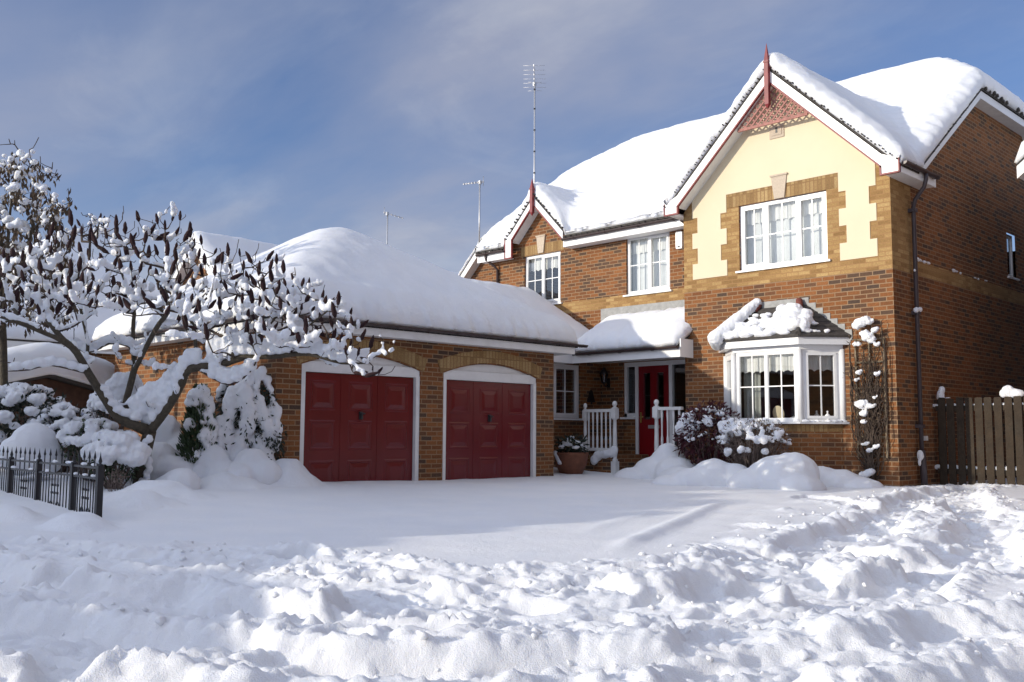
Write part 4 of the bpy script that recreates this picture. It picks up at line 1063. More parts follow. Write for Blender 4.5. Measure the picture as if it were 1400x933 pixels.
# porch railings
def post(b, x, y, z0, z1, r=.055):
    b.box(x-r, x+r, y-r, y+r, z0, z0+.30); h = z1-z0
    b.lathe((x, y, z0), [(r*.9, .30), (r*1.05, .33), (r*.62, .36), (r*.85, .46), (r*.70, h*.62), (r*.62, h-.36), (r*.95, h-.345), (r*.95, h-.33)], 12)
    b.box(x-r, x+r, y-r, y+r, z1-.33, z1-.13)
    b.lathe((x, y, z1), [(r*.9, -.13), (r*1.1, -.115), (r*.5, -.10), (r*.55, -.085), (r*.9, -.05), (r*.8, -.01), (r*.4, .015), (0, .02)], 12)
def railing(label, posts, x0, x1, y, zlo, zhi, nb):
    t = thing('porch_railing', label, 'railing', ((x0+x1)/2, y, 0), 'white porch railings')
    for (px_, z0, z1, r) in posts: b = MB(); post(b, px_, y, z0, z1, r); b.build('post', 'white_paint', t)
    b = MB(); b.box(x0, x1, y-.035, y+.035, zhi-.06, zhi); b.build('top_rail', 'white_paint', t)
    b = MB(); b.box(x0, x1, y-.035, y+.035, zlo, zlo+.06); b.build('bottom_rail', 'white_paint', t)
    for k in range(nb):
        x = x0+(x1-x0)*(k+.5)/nb; b = MB(); h = zhi-.06-zlo-.06; z = zlo+.06
        b.lathe((x, y, z), [(.022, 0), (.022, .05), (.026, h*.28), (.017, h*.36), (.016, h*.66), (.024, h*.86), (.022, h)], 8); b.build('baluster', 'white_paint', t)
    return t
railing('white turned porch railing left of the doorway, standing on the brick plinth', [(-6.34, .52, 1.55, .045), (-5.56, .10, 1.58, .058)], -6.30, -5.62, -.38, .60, 1.44, 6)
railing('white turned porch railing right of the doorway, half hidden by the dark red bush', [(-4.53, .10, 1.59, .058)], -4.47, -3.93, -.38, .60, 1.46, 4)
bl = [((-5.56, -.40, .62), (.09, .07, .10)), ((-5.62, -.42, .56), (.12, .09, .09)), ((-5.78, -.43, .535), (.16, .10, .08)), ((-5.95, -.44, .50), (.12, .10, .10)), ((-6.0, -.5, .42), (.09, .08, .10))]
tag(snow_blob('snow_drift', bl, None, .02, 2, .012, 9), 'small clump of snow on the brick plinth below the left porch railing', 'snow drift')

# ---- leaves helper
def leaf(b, p, L, W, d, n, mi=0):
    d = Vector(d).normalized(); s = d.cross(Vector(n)); s = s.normalized() if s.length > 1e-5 else d.orthogonal().normalized()
    m_ = p+d*L*.5; b.poly([p, m_+s*W*.5+d*L*.05, p+d*L, m_-s*W*.5+d*L*.05], mi)
def rnd_unit():
    while True:
        v = Vector((random.uniform(-1, 1), random.uniform(-1, 1), random.uniform(-1, 1)))
        if .05 < v.length < 1: return v.normalized()
def foliage(b, c, r, n, L, W, droop=0, shell=.55):
    for _ in range(n):
        v = rnd_unit(); q = random.uniform(shell, 1.0)
        p = Vector(c)+Vector((v.x*r[0], v.y*r[1], v.z*r[2]))*q
        leaf(b, p, L*random.uniform(.6, 1.3), W*random.uniform(.7, 1.2), (v+rnd_unit()*.8-Vector((0, 0, droop))), rnd_unit())
def shrub(name, label, cat, c, r, n, L, W, mat, twigs=26, snow=None, group=None, stem='stem_grey', shell=.4, voxel=.025, droop=0):
    c = Vector(c); base = Vector((c.x, c.y, gz(c.x, c.y)-.1)); t = thing(name, label, cat, base, group)
    b = MB()
    for _ in range(twigs):
        v = rnd_unit(); v.z = abs(v.z)*.9+.1
        e = c+Vector((v.x*r[0], v.y*r[1], (v.z*1.6-.6)*r[2]))*random.uniform(.75, 1.02)
        m_ = base.lerp(e, .5)+rnd_unit()*.06; b.tube([base+rnd_unit()*.04, m_, e], [.014, .009, .003], 5)
    b.build('stem', stem, t)
    b = MB(); foliage(b, c, r, n, L, W, droop, shell); b.build('leaf_mass', mat, t)
    if snow:
        for _ in range(int(30+n*.02)):
            v = rnd_unit(); v.z = abs(v.z)*1.0-.15; s_ = random.uniform(.016, .034); snow.append((c+Vector((v.x*r[0], v.y*r[1], v.z*r[2]))*random.uniform(.85, 1.0), (s_*1.3, s_*1.3, s_)) if False else (c+Vector((v.x*r[0]*random.uniform(.8, 1), v.y*r[1]*random.uniform(.8, 1), v.z*r[2])), (s_*1.3, s_*1.3, s_)))
        snow_blob('snow_cap', snow, t, voxel*.66, 1, .022, 12)
    return t
random.seed(33)
# dark red bush beside the door
c = Vector((-3.12, -.68, .93)); bl = []
for k in range(26):
    v = rnd_unit(); v.z = abs(v.z); bl.append((c+Vector((v.x*.46, v.y*.46, v.z*.46)), (random.uniform(.04, .09), random.uniform(.04, .09), random.uniform(.02, .04))))
for k in range(7): bl.append((c+Vector((-.34+random.uniform(-.08, .1), -.22+random.uniform(-.1, .1), random.uniform(-.05, .28))), (.12, .12, .13)))
shrub('red_shrub', 'dark red leafy bush flecked with snow between the door and the bay window', 'shrub', c, (.62, .58, .60), 2200, .12, .035, 'leaf_red', 40, bl, droop=.3)
# twiggy bush under the bay
c = Vector((-1.95, -1.15, .84)); bl = []
for k in range(46):
    v = rnd_unit(); v.z = abs(v.z)*.9; bl.append((c+Vector((v.x*.56, v.y*.42, v.z*.30)), (random.uniform(.04, .11), random.uniform(.04, .1), random.uniform(.03, .06))))
for k in range(12): bl.append((c+Vector((random.uniform(-.58, -.05), random.uniform(-.2, .25), random.uniform(.16, .34))), (random.uniform(.12, .2), .15, .11)))
for k in range(8): bl.append((c+Vector((random.uniform(-.3, .45), -.38+random.uniform(-.08, .08), random.uniform(-.25, .05))), (.085, .08, .06)))
bl = [(p+rnd_unit()*.03, (r[0]*.72, r[1]*.72, r[2]*.8)) for p, r in bl for _ in (0, 1)]
t = shrub('twiggy_shrub', 'rounded twiggy shrub loaded with snow under the left half of the bay window', 'shrub', c, (.66, .48, .42), 1500, .07, .018, 'stem_grey', 190, bl)
# potted plant by the porch
pc = Vector((-5.95, -1.25, 0)); pc.z = .1
t = thing('plant_pot', 'big terracotta pot with a snow covered plant in front of the porch', 'plant pot', pc)
b = MB(); b.lathe(pc, [(.0, 0), (.17, 0), (.18, .04), (.22, .06), (.30, .24), (.33, .40), (.34, .43), (.345, .48), (.30, .48), (.29, .42), (0, .42)], 24); b.build('pot', 'terracotta', t)
b = MB(); foliage(b, pc+Vector((0, 0, .58)), (.30, .30, .20), 420, .15, .035, .3, .3); b.build('leaf_mass', 'leaf_dark', t)
bl = []
for k in range(26): a = random.uniform(0, 6.28); q = random.uniform(0, .27); bl.append((pc+Vector((q*math.cos(a), q*math.sin(a), .52+.22*(1-q/.3)+random.uniform(0, .04))), (random.uniform(.05, .1), random.uniform(.04, .09), random.uniform(.02, .04))))
for k in range(6): bl.append((pc+Vector((-.12+.02*k, -.32, .48-.04*k)), (.05, .05, .04)))
snow_blob('snow_cap', bl, t, .02, 2, .01, 10)
# trellis and climber
t = thing('trellis', 'narrow wooden trellis fixed to the brick wall right of the bay window', 'trellis', (-.42, -.03, .5))
b = MB()
for x in (-.66, -.55, -.30, -.17): b.box(x-.014, x+.014, -.05, -.03, .58, 2.55)
b.build('upright', 'trellis_wood', t) if False else None
for x in (-.66, -.42, -.17): b = MB(); b.box(x-.014, x+.014, -.05, -.03, .58, 2.55); b.build('upright', 'trellis_wood', t)
for z in (.60, .92, 1.35, 1.72, 2.15, 2.53): b = MB(); b.box(-.68, -.15, -.029, -.009, z-.013, z+.013); b.build('crossbar', 'trellis_wood', t)
random.seed(8)
t = thing('climbing_plant', 'bare tangled climber on the trellis with lumps of snow caught in it', 'climber', (-.42, -.1, .1))
b = MB()
for k in range(110):
    x = -.42+random.gauss(0, .05); p = [Vector((x, -.09, random.uniform(.05, 1.4)))]; n = random.randint(6, 14); dx = random.gauss(0, .035)
    for j in range(n):
        q = p[-1]; sp = .24 if q.z < 2.4 else .2
        nx_ = q.x+dx*.8+random.gauss(0, .035); nx_ = min(max(nx_, -.42-sp-.06), -.42+sp+.06)
        p.append(Vector((nx_, -.10+random.gauss(0, .035), min(q.z+random.uniform(.06, .17), 2.75+random.uniform(-.1, .1)))))
    b.tube(p, [.008+.006*random.random()]*2+[.006]*(len(p)-3)+[.003], 4)
for k in range(9): b.tube([(-.42+random.gauss(0, .02), -.1, 0), (-.42+random.gauss(0, .03), -.11, .5), (-.44+random.gauss(0, .06), -.1, 1.3), (-.42+random.gauss(0, .1), -.1, 2.0)], [.018, .015, .012, .006], 6)
b.build('stem', 'twig', t)
b = MB()
for k in range(520):
    z = random.choice([random.uniform(1.1, 2.8), random.uniform(1.9, 2.8), random.uniform(.5, 2.8)]); leaf(b, Vector((-.42+random.gauss(0, .15), -.13+random.gauss(0, .05), z)), random.uniform(.03, .06), .018, rnd_unit()-Vector((0, 0, .6)), rnd_unit())
b.build('leaf_mass', 'leaf_brown', t)
bl = []
for (x, z, r) in ((-.50, 2.80, .11), (-.42, 2.83, .10), (-.56, 2.76, .09), (-.34, 2.80, .06), (-.44, 2.62, .07), (-.38, 2.55, .10), (-.32, 2.50, .07), (-.26, 2.66, .06), (-.60, 2.45, .05), (-.55, 2.44, .04), (-.24, 2.42, .05), (-.56, 1.98, .05), (-.60, 1.86, .04), (-.25, 1.94, .05), (-.50, 1.45, .10), (-.57, 1.46, .07), (-.42, 1.42, .06), (-.49, 1.30, .07), (-.50, 1.16, .05), (-.34, 1.42, .05), (-.47, .80, .04), (-.30, .76, .05), (-.41, .70, .05), (-.50, .30, .09), (-.42, .34, .08), (-.57, .25, .07), (-.44, .05, .05), (-.30, 1.56, .03), (-.52, .80, .035)):
    bl.append((Vector((x, -.17, z)), (r*1.05, r*.8, r*.75))); bl.append((Vector((x+.04, -.15, z+.02)), (r*.6, r*.6, r*.6)))
snow_blob('snow_lump', bl, t, .014, 2, .014, 16)

# snow mounds over low plants along the front
def mound(label, ells, voxel=.035, amp=.02, smooth=6): return tag(snow_blob('snow_mound', ells, None, voxel, smooth, amp, 2.2), label, 'snow mound')
mound('broad smooth snow mound in front of the bay window', [((-1.15, -1.72, .15), (.62, .5, .48)), ((-.95, -1.62, .30), (.40, .36, .40)), ((-1.48, -1.9, .12), (.5, .42, .30)), ((-.75, -1.85, .1), (.42, .4, .26))])
mound('low snow mound against the brick wall below the right end of the bay', [((-.72, -.62, .1), (.40, .4, .30)), ((-.45, -.55, .1), (.45, .4, .18)), ((-.95, -.7, .12), (.3, .35, .34))])
mound('lumpy snow mound in front of the dark red bush', [((-2.35, -1.75, .15), (.42, .42, .40)), ((-2.65, -1.95, .12), (.42, .38, .28)), ((-2.05, -1.6, .14), (.35, .35, .34)), ((-2.9, -2.2, .1), (.35, .3, .16))])
mound('tall snow drift heaped against the doorstep below the right porch railing', [((-4.0, -.74, .2), (.40, .38, .60)), ((-4.2, -.9, .15), (.42, .45, .40)), ((-3.65, -.95, .15), (.5, .45, .40)), ((-4.45, -1.2, .12), (.42, .4, .2)), ((-3.3, -1.3, .12), (.45, .4, .28))])

# ================================================================== TIMBER FENCE ON THE RIGHT
t = thing('timber_fence', 'dark brown vertical board fence at the right beside the house', 'fence', (1.2, 1.4, 0))
random.seed(2)
for k in range(14):
    x = .10+k*.152; w_ = .118; z1 = 1.58+random.uniform(-.012, .012); b = MB(); ti = random.uniform(-.008, .008)
    b.prism(Fr((x, 1.4, 0), (1, 0, 0), (0, -1, 0)), [(0, -.3), (w_, -.3), (w_+ti, z1-.012), (w_*.85+ti, z1), (w_*.15+ti, z1), (ti, z1-.012)], 0, .022); b.build('board', 'fence_wood', t)
for z in (1.36, .30): b = MB(); b.box(.05, 2.3, 1.405, 1.45, z, z+.09); b.build('rail', 'fence_wood', t)
for x in (.06, 1.28): b = MB(); b.box(x, x+.09, 1.455, 1.545, -.3, 1.66); b.build('post', 'fence_wood', t)
bl = [((1.27, 1.44, 1.64), (.12, .08, .09)), ((1.22, 1.42, 1.68), (.10, .08, .10)), ((1.34, 1.44, 1.63), (.13, .08, .07)), ((1.16, 1.42, 1.64), (.07, .06, .08))]
snow_blob('snow_cap', bl, t, .016, 3, .01, 8)
bl = [((.13, 1.44, 1.63), (.07, .06, .11)), ((.15, 1.45, 1.72), (.06, .05, .07)), ((.24, 1.42, 1.585), (.09, .03, .012))]
snow_blob('snow_cap', bl, t, .014, 2, .008, 8)
bl = [((.05+k*.14, 1.435, 1.46), (.09, .03, .03)) for k in range(16)]+[((.05+k*.14, 1.435, .41), (.09, .03, .05)) for k in range(16)]
snow_blob('rail_snow', bl, t, .014, 1, .006, 8)
b = MB(); b.box(.003, .05, .98, 1.06, .86, .94); tag(b.build('outlet_cover', 'white_paint'), 'small pale outlet cover low on the side wall by the fence', 'outlet cover')

# ================================================================== IRON FENCE ON THE LEFT
P4 = [at(134.6, 690, 9.0), at(98.6, 690, 9.7), at(51, 680, 10.5), at(13.7, 665, 11.3)]
for k in range(3): P4.append(P4[3]+(P4[3]-P4[2])*(k+1)*1.1)
t = thing('iron_fence', 'black wrought iron fence with spear tops half buried in snow', 'fence', (P4[0].x, P4[0].y, 0))
for k, p in enumerate(P4):
    b = MB(); b.box(p.x-.028, p.x+.028, p.y-.028, p.y+.028, -.3, .62); b.lathe((p.x, p.y, .62), [(.03, 0), (.03, .015), (.012, .02), (.018, .045), (.006, .09), (0, .14)], 8); b.build('post', 'iron', t)
for p, q in zip(P4[:-1], P4[1:]):
    b = MB(); d = Vector((q.x-p.x, q.y-p.y, 0)); L = d.length; d.normalize(); F = Fr((p.x, p.y, 0), d, Vector((d.y, -d.x, 0)))
    for z in (.60, .50, .12): b.fbox(F, 0, L, z-.010, z+.010, -.014, .014)
    n = max(3, int(L/.088))
    for k in range(1, n):
        u = L*k/n; tall = k % 2 == 0 or L < .6
        if tall:
            b.tube([F(u, -.2, 0), F(u, .68, 0)], .0068, 5); b.lathe(F(u, .68, 0), [(.008, 0), (.013, .015), (.010, .03), (0, .085)], 6)
        else: b.tube([F(u, -.2, 0), F(u, .50, 0)], .0062, 5)
    for k in range(3):                    # scrollwork collars in the middle of each bay
        for z in (.30, .38): u = L*.5+(k-1)*.088; b.fbox(F, u-.016, u+.016, z-.012, z+.012, -.008, .008)
    for s in (-1, 1):
        c = F(L*.5+s*.10, .16, 0); b.tube([c+d*(.05*math.cos(a*.63))*1+Vector((0, 0, .05*math.sin(a*.63))) for a in range(11)], .007, 4)
    b.build('railing_panel', 'iron', t)
bl = []
random.seed(3)
for p, q in zip(P4[:-1], P4[1:]):
    for k in range(5): s = random.random(); c = p.lerp(q, s); bl.append((Vector((c.x, c.y, random.choice([.625, .52]))), (random.uniform(.03, .09), .022, .018)))
snow_blob('snow_ridge', bl, t, .012, 1, .005, 12)

# ================================================================== TREES
class Skel:
    def __init__(s): s.p, s.par, s.cnt, s.paths, s.rmin = [], [], [], [], {}
    def limb(s, pts, start=None, rmin=None, step=.10):
        pts = [Vector(q) if q != 0 else None for q in pts]; ids = []
        if start is None: s.p.append(pts[0]); s.par.append(-1); s.cnt.append(0); ids.append(len(s.p)-1)
        else: ids.append(start); pts = [s.p[start]]+pts[1:]
        # smooth the polyline with Catmull-Rom
        for k in range(len(pts)-1):
            p0 = pts[max(k-1, 0)]; p1 = pts[k]; p2 = pts[k+1]; p3 = pts[min(k+2, len(pts)-1)]
            n = max(1, int((p2-p1).length/step))
            for j in range(1, n+1):
                t = j/n; q = .5*((2*p1)+(p2-p0)*t+(2*p0-5*p1+4*p2-p3)*t*t+(3*p1-p0-3*p2+p3)*t**3)
                s.p.append(q); s.par.append(ids[-1]); s.cnt.append(0); ids.append(len(s.p)-1)
        s.paths.append(ids); return ids
    def near(s, q):
        return min(range(len(s.p)), key=lambda i: (s.p[i]-q).length_squared)
    def grow(s, tips, up=.45, wob=.03, zpen=1.2, taken=None):
        order = sorted(tips, key=lambda t: min((t-q).length for q in s.p)); out = []
        for t in order:
            P = np.array([tuple(q) for q in s.p]); d = np.linalg.norm(P-np.array(t), axis=1)
            d = d*(1+zpen*np.clip(P[:, 2]-(t.z-.12), 0, 1)*2)
            i = int(np.argmin(d)); p0 = s.p[i]; L = (t-p0).length
            h = Vector((t.x-p0.x, t.y-p0.y, 0)); h = h.normalized() if h.length > 1e-4 else Vector((0, 0, 1))
            c1 = p0+(h*.8+Vector((0, 0, .25)))*L*.45; c2 = t-Vector((0, 0, up))*L*.6+rnd_unit()*.05
            n = max(3, int(L/.09)); pts = []
            for k in range(n+1):
                q = k/n; v = p0*(1-q)**3+c1*3*q*(1-q)**2+c2*3*q*q*(1-q)+t*q**3
                if 0 < k < n: v = v+rnd_unit()*wob
                pts.append(v)
            ids = [i]
            for v in pts[1:]: s.p.append(v); s.par.append(ids[-1]); s.cnt.append(0); ids.append(len(s.p)-1)
            s.paths.append(ids); out.append(ids[-1])
        return out
    def radii(s, r0, ex):
        for k in range(len(s.p)): s.cnt[k] = 0
        has = set(q for q in s.par if q >= 0); tip = [k for k in range(len(s.p)) if k not in has]
        for k in tip:
            while k >= 0: s.cnt[k] += 1; k = s.par[k]
        return [r0*max(1, c)**ex for c in s.cnt]
# ---- staghorn sumac in front of the garage
random.seed(19)
DT = 12.5
S = Skel()
def px(x, y, d=0): return at(x, y, DT+d)
tr_ = S.limb([px(192, 700), px(190, 668), px(194, 640), px(200, 612, .02), px(205, 590)])
fork = tr_[-1]
A = S.limb([0, px(185, 582, -.05), px(160, 570, -.1), px(146, 550, -.15), px(122, 512, -.3), px(98, 474, -.4), px(62, 456, -.5), px(22, 440, -.6), px(-30, 425, -.6)], fork)
A2 = S.limb([0, px(180, 551, .05), px(196, 545, .1), px(212, 530, .2)], A[len(A)//6])
B_ = S.limb([0, px(172, 552, .15), px(180, 520, .25), px(186, 488, .3), px(176, 474, .3), px(150, 470, .3), px(122, 482, .35), px(95, 470, .5)], A[2])
mid = B_[len(B_)*4//10]
B2 = S.limb([0, px(182, 450, .4), px(183, 420, .5), px(170, 385, .6), px(160, 350, .6)], mid)
C = S.limb([0, px(228, 560, -.05), px(248, 525, -.1), px(258, 505, -.1), px(300, 499, -.15), px(332, 489, -.2), px(372, 488, -.2), px(420, 484, -.25), px(468, 497, -.3), px(505, 496, -.35)], fork)
C2 = S.limb([0, px(312, 526, -.2), px(342, 508, -.25), px(352, 490, -.3)], C[len(C)*3//10])
C3 = S.limb([0, px(268, 480, .3), px(262, 440, .5), px(240, 400, .6)], C[len(C)*32//100])
C4 = S.limb([0, px(345, 470, .1), px(372, 440, .3), px(390, 415, .4)], C[len(C)*5//10])
C5 = S.limb([0, px(405, 462, -.3), px(432, 438, -.4), px(455, 420, -.4)], C[len(C)*7//10])
B3 = S.limb([0, px(212, 452, .0), px(232, 420, -.2), px(222, 385, -.3)], mid)
A3 = S.limb([0, px(120, 470, .2), px(112, 430, .4), px(104, 390, .5)], A[len(A)*45//100])
A4 = S.limb([0, px(70, 500, -.5), px(40, 506, -.6), px(8, 508, -.6)], A[len(A)*40//100])
A5 = S.limb([0, px(55, 420, -.2), px(52, 380, 0), px(40, 350, .1)], A[len(A)*62//100])
outline = [(-70, 330), (20, 345), (70, 318), (110, 300), (150, 298), (180, 318), (215, 300), (247, 298), (285, 322), (330, 335), (368, 347), (402, 370), (445, 398), (488, 432), (512, 470), (512, 494), (470, 492), (420, 470), (360, 462), (300, 462), (240, 440), (180, 420), (110, 430), (40, 430), (-70, 440)]
def inpoly(x, y, P):
    c = False; j = len(P)-1
    for i in range(len(P)):
        if (P[i][1] > y) != (P[j][1] > y) and x < (P[j][0]-P[i][0])*(y-P[i][1])/(P[j][1]-P[i][1])+P[i][0]: c = not c
        j = i
    return c
pts = []
top_pts = [(110, 306), (142, 305), (136, 300), (190, 300), (216, 303), (246, 298), (276, 322), (293, 335), (328, 338), (345, 348), (364, 344), (378, 350), (402, 372), (412, 380), (422, 378), (440, 398), (452, 408), (462, 405), (491, 436), (478, 420), (515, 500), (483, 497), (497, 502), (370, 405), (425, 415)]
pts = list(top_pts); tries = 0
while len(pts) < 290 and tries < 60000:
    tries += 1
    x, y = random.uniform(-70, 515), random.uniform(296, 495)
    if inpoly(x, y, outline) and all((x-a)**2+((y-b_)*.8)**2 > 10.5**2 for a, b_ in pts): pts.append((x, y))
pts = [(x, y+(13 if x > 252 else 4)) for x, y in pts]
tips = [px(x, y, random.gauss(0, .45)+(.25 if y < 400 else -.15)) for x, y in pts]
ends = S.grow(tips, up=.55, wob=.022)
# bare side twigs
tw = []
for k in range(520):
    i = random.randrange(len(tr_)+30, len(S.p)); v = rnd_unit(); v.z = abs(v.z)*.9+.1; tw.append(S.p[i]+v*random.uniform(.14, .42))
S.grow(tw, up=.5, wob=.015)
RR = S.radii(.0046, .475)
sumac = thing('sumac_tree', 'spreading bare sumac tree with dark red upright seed heads and snow on every branch', 'tree', S.p[0])
b = MB(); b2 = MB()
for path in S.paths:
    rs_ = [RR[i] for i in path]
    if len(path) > 1 and S.par[path[0]] >= 0: rs_[0] = min(rs_[0], rs_[1]*1.25)
    big = max(rs_) > .022
    (b if big else b2).tube([S.p[i] for i in path], [min(r, .085) for r in rs_], 9 if big else 5)
b.build('trunk', 'bark', sumac); b2.build('twig', 'twig', sumac)
# seed heads: lumpy upright cones
def head_mesh(seed):
    random.seed(seed); h = MB(); n = 9
    prof = [(.10, 0), (.62, .10), (.95, .28), (1.0, .48), (.85, .68), (.6, .85), (.25, .98), (0, 1.0)]
    h.lathe((0, 0, 0), [(r*.033, z*.23) for r, z in prof], 10)
    v = []
    for p in h.v:
        q = Vector(p); k = 1+.55*mnoise.noise(q*45+Vector((seed, 0, 0))); v.append((q.x*k, q.y*k, q.z+.012*mnoise.noise(q*40)))
    h.v = v; o = h.build('seed_head', 'seedhead', sumac, local=True); return o
protos = [head_mesh(k) for k in range(4)]
random.seed(6); hs = list(ends)
def vis(i): return -(S.p[i]-CAM).length
hs.sort(key=vis, reverse=True); random.shuffle(hs)
rest = MB()
for n_, i in enumerate(hs):
    p = S.p[i]; d = (p-S.p[S.par[i]]).normalized(); d = (d+Vector((0, 0, .9))).normalized(); s = random.uniform(.50, 1.0)
    if n_ < 100:
        o = protos[n_] if n_ < 4 else protos[n_ % 4].copy()
        if n_ >= 4: col.objects.link(o); o.parent = sumac
        o.location = p-S.p[0]; o.rotation_mode = 'QUATERNION'; o.rotation_quaternion = d.to_track_quat('Z', 'Y'); o.scale = (s, s, s*random.uniform(.85, 1.15))
    else:
        M_ = d.to_track_quat('Z', 'Y').to_matrix()
        me = protos[n_ % 4].data; i0 = len(rest.v); rest.v += [tuple(p+M_ @ (Vector(v.co)*s)) for v in me.vertices]
        for f in me.polygons: rest.f.append(tuple(i0+q for q in f.vertices)); rest.sm.append(True); rest.mi.append(0)
if rest.v: tag(rest.build('seed_heads', 'seedhead', sumac), kind='stuff')
# snow lying along the branches
random.seed(11); bl = []
for path in S.paths:
    for a, c in zip(path[:-1], path[1:]):
        p, q = S.p[a], S.p[c]; d = q-p; L = d.length
        if L < 1e-4: continue
        hz = math.hypot(d.x, d.y)/L; nz = mnoise.noise(p*3.1)+.5*mnoise.noise(p*7)
        if hz < .30 or p.z < .6 or nz < -.10+(0 if p.z > 1.2 else .15)+.22*max(0, p.z-2.1): continue
        h = (.018+.040*random.random()*max(.2, nz+.35))*(.6+.6*hz)
        M_ = d.to_track_quat('X', 'Z').to_matrix()
        bl.append(((p+q)/2+Vector((random.uniform(-.012, .012), random.uniform(-.012, .012), RR[c]+h*.75)), (L*.75, h*random.uniform(.75, 1.1), h*random.uniform(.9, 1.6)), M_))
for k in range(170):                     # clots where twigs branch
    i = random.randrange(40, len(S.p)); p = S.p[i]
    if 1.5 < p.z < 3.0 and mnoise.noise(p*1.7) > -.2:
        r = random.uniform(.028, .065)
        for j in range(3): bl.append((p+Vector((random.uniform(-.6, .6)*r, random.uniform(-.6, .6)*r, r*random.uniform(.3, 1.3))), (r*random.uniform(.5, .9), r*random.uniform(.5, .9), r*random.uniform(.6, 1.4)), Matrix.Rotation(random.uniform(-.8, .8), 3, 'Y')))
def roll(path, a, e, h0, h1, sp=.07):
    ids = path[int(len(path)*a):int(len(path)*e)]
    for n_, i in enumerate(ids):
        h = h0+(h1-h0)*n_/max(1, len(ids)-1); h *= 1+.18*mnoise.noise(S.p[i]*3); p = S.p[i]
        for z in np.arange(.0, max(.05, h-.06), .05): bl.append((p+Vector((0, 0, RR[i]*.8+z+.055)), (.085, .085, .06)))
roll(C, .38, .62, .34, .22); roll(C, .62, .92, .24, .14); roll(C2, .3, .9, .20, .12); roll(C, .05, .36, .12, .20); roll(A, .08, .3, .06, .08); roll(A4, .2, .95, .06, .06); roll(B_, .5, .95, .09, .09)
# the deep wedge of snow in the fork
for k in range(60):
    s = random.random(); q = random.random()
    x = 184+s*62; lo = 590-abs(s-.30)*82; hi = 562-45*s; y = min(lo, hi)+abs(lo-hi)*q-9
    bl.append((px(x, y-6, random.uniform(.0, .14)), (.10, .10, .09)))
for k in range(14): bl.append((px(196+random.uniform(-4, 10), 600+k*6, -.10), (.045, .045, .06)))
for k in range(26): bl.append((px(152+random.uniform(0, 36), 540+random.uniform(-20, 6), .45), (.12, .12, .12)))
snow_blob('branch_snow', bl, sumac, .015, 2, .011, 13)

# ---- tree with hanging brown leaves at the left edge
random.seed(44); DL = 15.2
L_ = Skel(); q = lambda x, y, d=0: at(x, y, DL+d)
T0 = L_.limb([q(8, 640), q(6, 560), q(4, 470), q(0, 390), q(2, 320)])
for pts_ in ([0, q(30, 360), q(48, 290), q(52, 235)], [0, q(55, 380, .2), q(75, 330, .3), q(88, 280, .3)], [0, q(-30, 340), q(-40, 270), q(-30, 220)], [0, q(14, 290), q(22, 240), q(16, 210)], [0, q(50, 420, -.3), q(85, 400, -.4), q(110, 375, -.4)]):
    L_.limb(pts_, T0[random.randrange(len(T0)//2, len(T0))])
tp = []
while len(tp) < 190:
    x, y = random.uniform(-70, 98), random.uniform(212, 440)
    if y > 212+max(0, x-45)*1.25 and x < 100: tp.append(q(x, y, random.gauss(0, .55)))
en = L_.grow(tp, up=.3, wob=.03)
wh = []
for x, y in ((12, 190), (20, 192), (32, 208), (40, 205), (53, 188), (55, 214), (72, 222), (80, 238), (93, 258), (98, 272), (36, 215), (-12, 190), (66, 240), (78, 232)): wh.append(q(x, y, random.gauss(0, .25)))
L_.grow(wh, up=.9, wob=.012)
rr = L_.radii(.0060, .5)
lt = thing('leafy_tree', 'tree at the left edge with hanging brown leaves and tufts of snow', 'tree', L_.p[0])
b = MB(); b2 = MB()
for path in L_.paths:
    r_ = [min(rr[i], .10) for i in path]; (b if max(r_) > .02 else b2).tube([L_.p[i] for i in path], r_, 7 if max(r_) > .02 else 4)
b.build('trunk', 'bark', lt); b2.build('twig', 'twig', lt)
b = MB(); bl = []
for i in en:
    p = L_.p[i]
    for k in range(random.randint(10, 18)): leaf(b, p+rnd_unit()*random.uniform(.02, .17)-Vector((0, 0, .06)), random.uniform(.08, .15), random.uniform(.03, .05), rnd_unit()*.5-Vector((0, 0, 1)), rnd_unit())
    for _ in range(2): s_ = random.uniform(.022, .045); bl.append((p+rnd_unit()*.14, (s_*1.3, s_*1.3, s_)))
    if random.random() < .62: r = random.uniform(.04, .085); bl.append((p+Vector((0, 0, .04)), (r*1.2, r, r*.8))); bl.append((p+Vector((random.uniform(-.1, .1), random.uniform(-.1, .1), .0)), (r*.7, r*.7, r*.6)))
for k in range(900):
    i = random.randrange(len(L_.p)//3, len(L_.p)); leaf(b, L_.p[i]+rnd_unit()*.05, random.uniform(.07, .13), .035, rnd_unit()*.6-Vector((0, 0, 1)), rnd_unit()) if L_.p[i].z < at(50, 225, DL).z else None
b.build('leaf_mass', 'leaf_brown', lt); snow_blob('branch_snow', bl, lt, .019, 1, .012, 11)

# ================================================================== SHRUBS IN THE LEFT BED
random.seed(52)
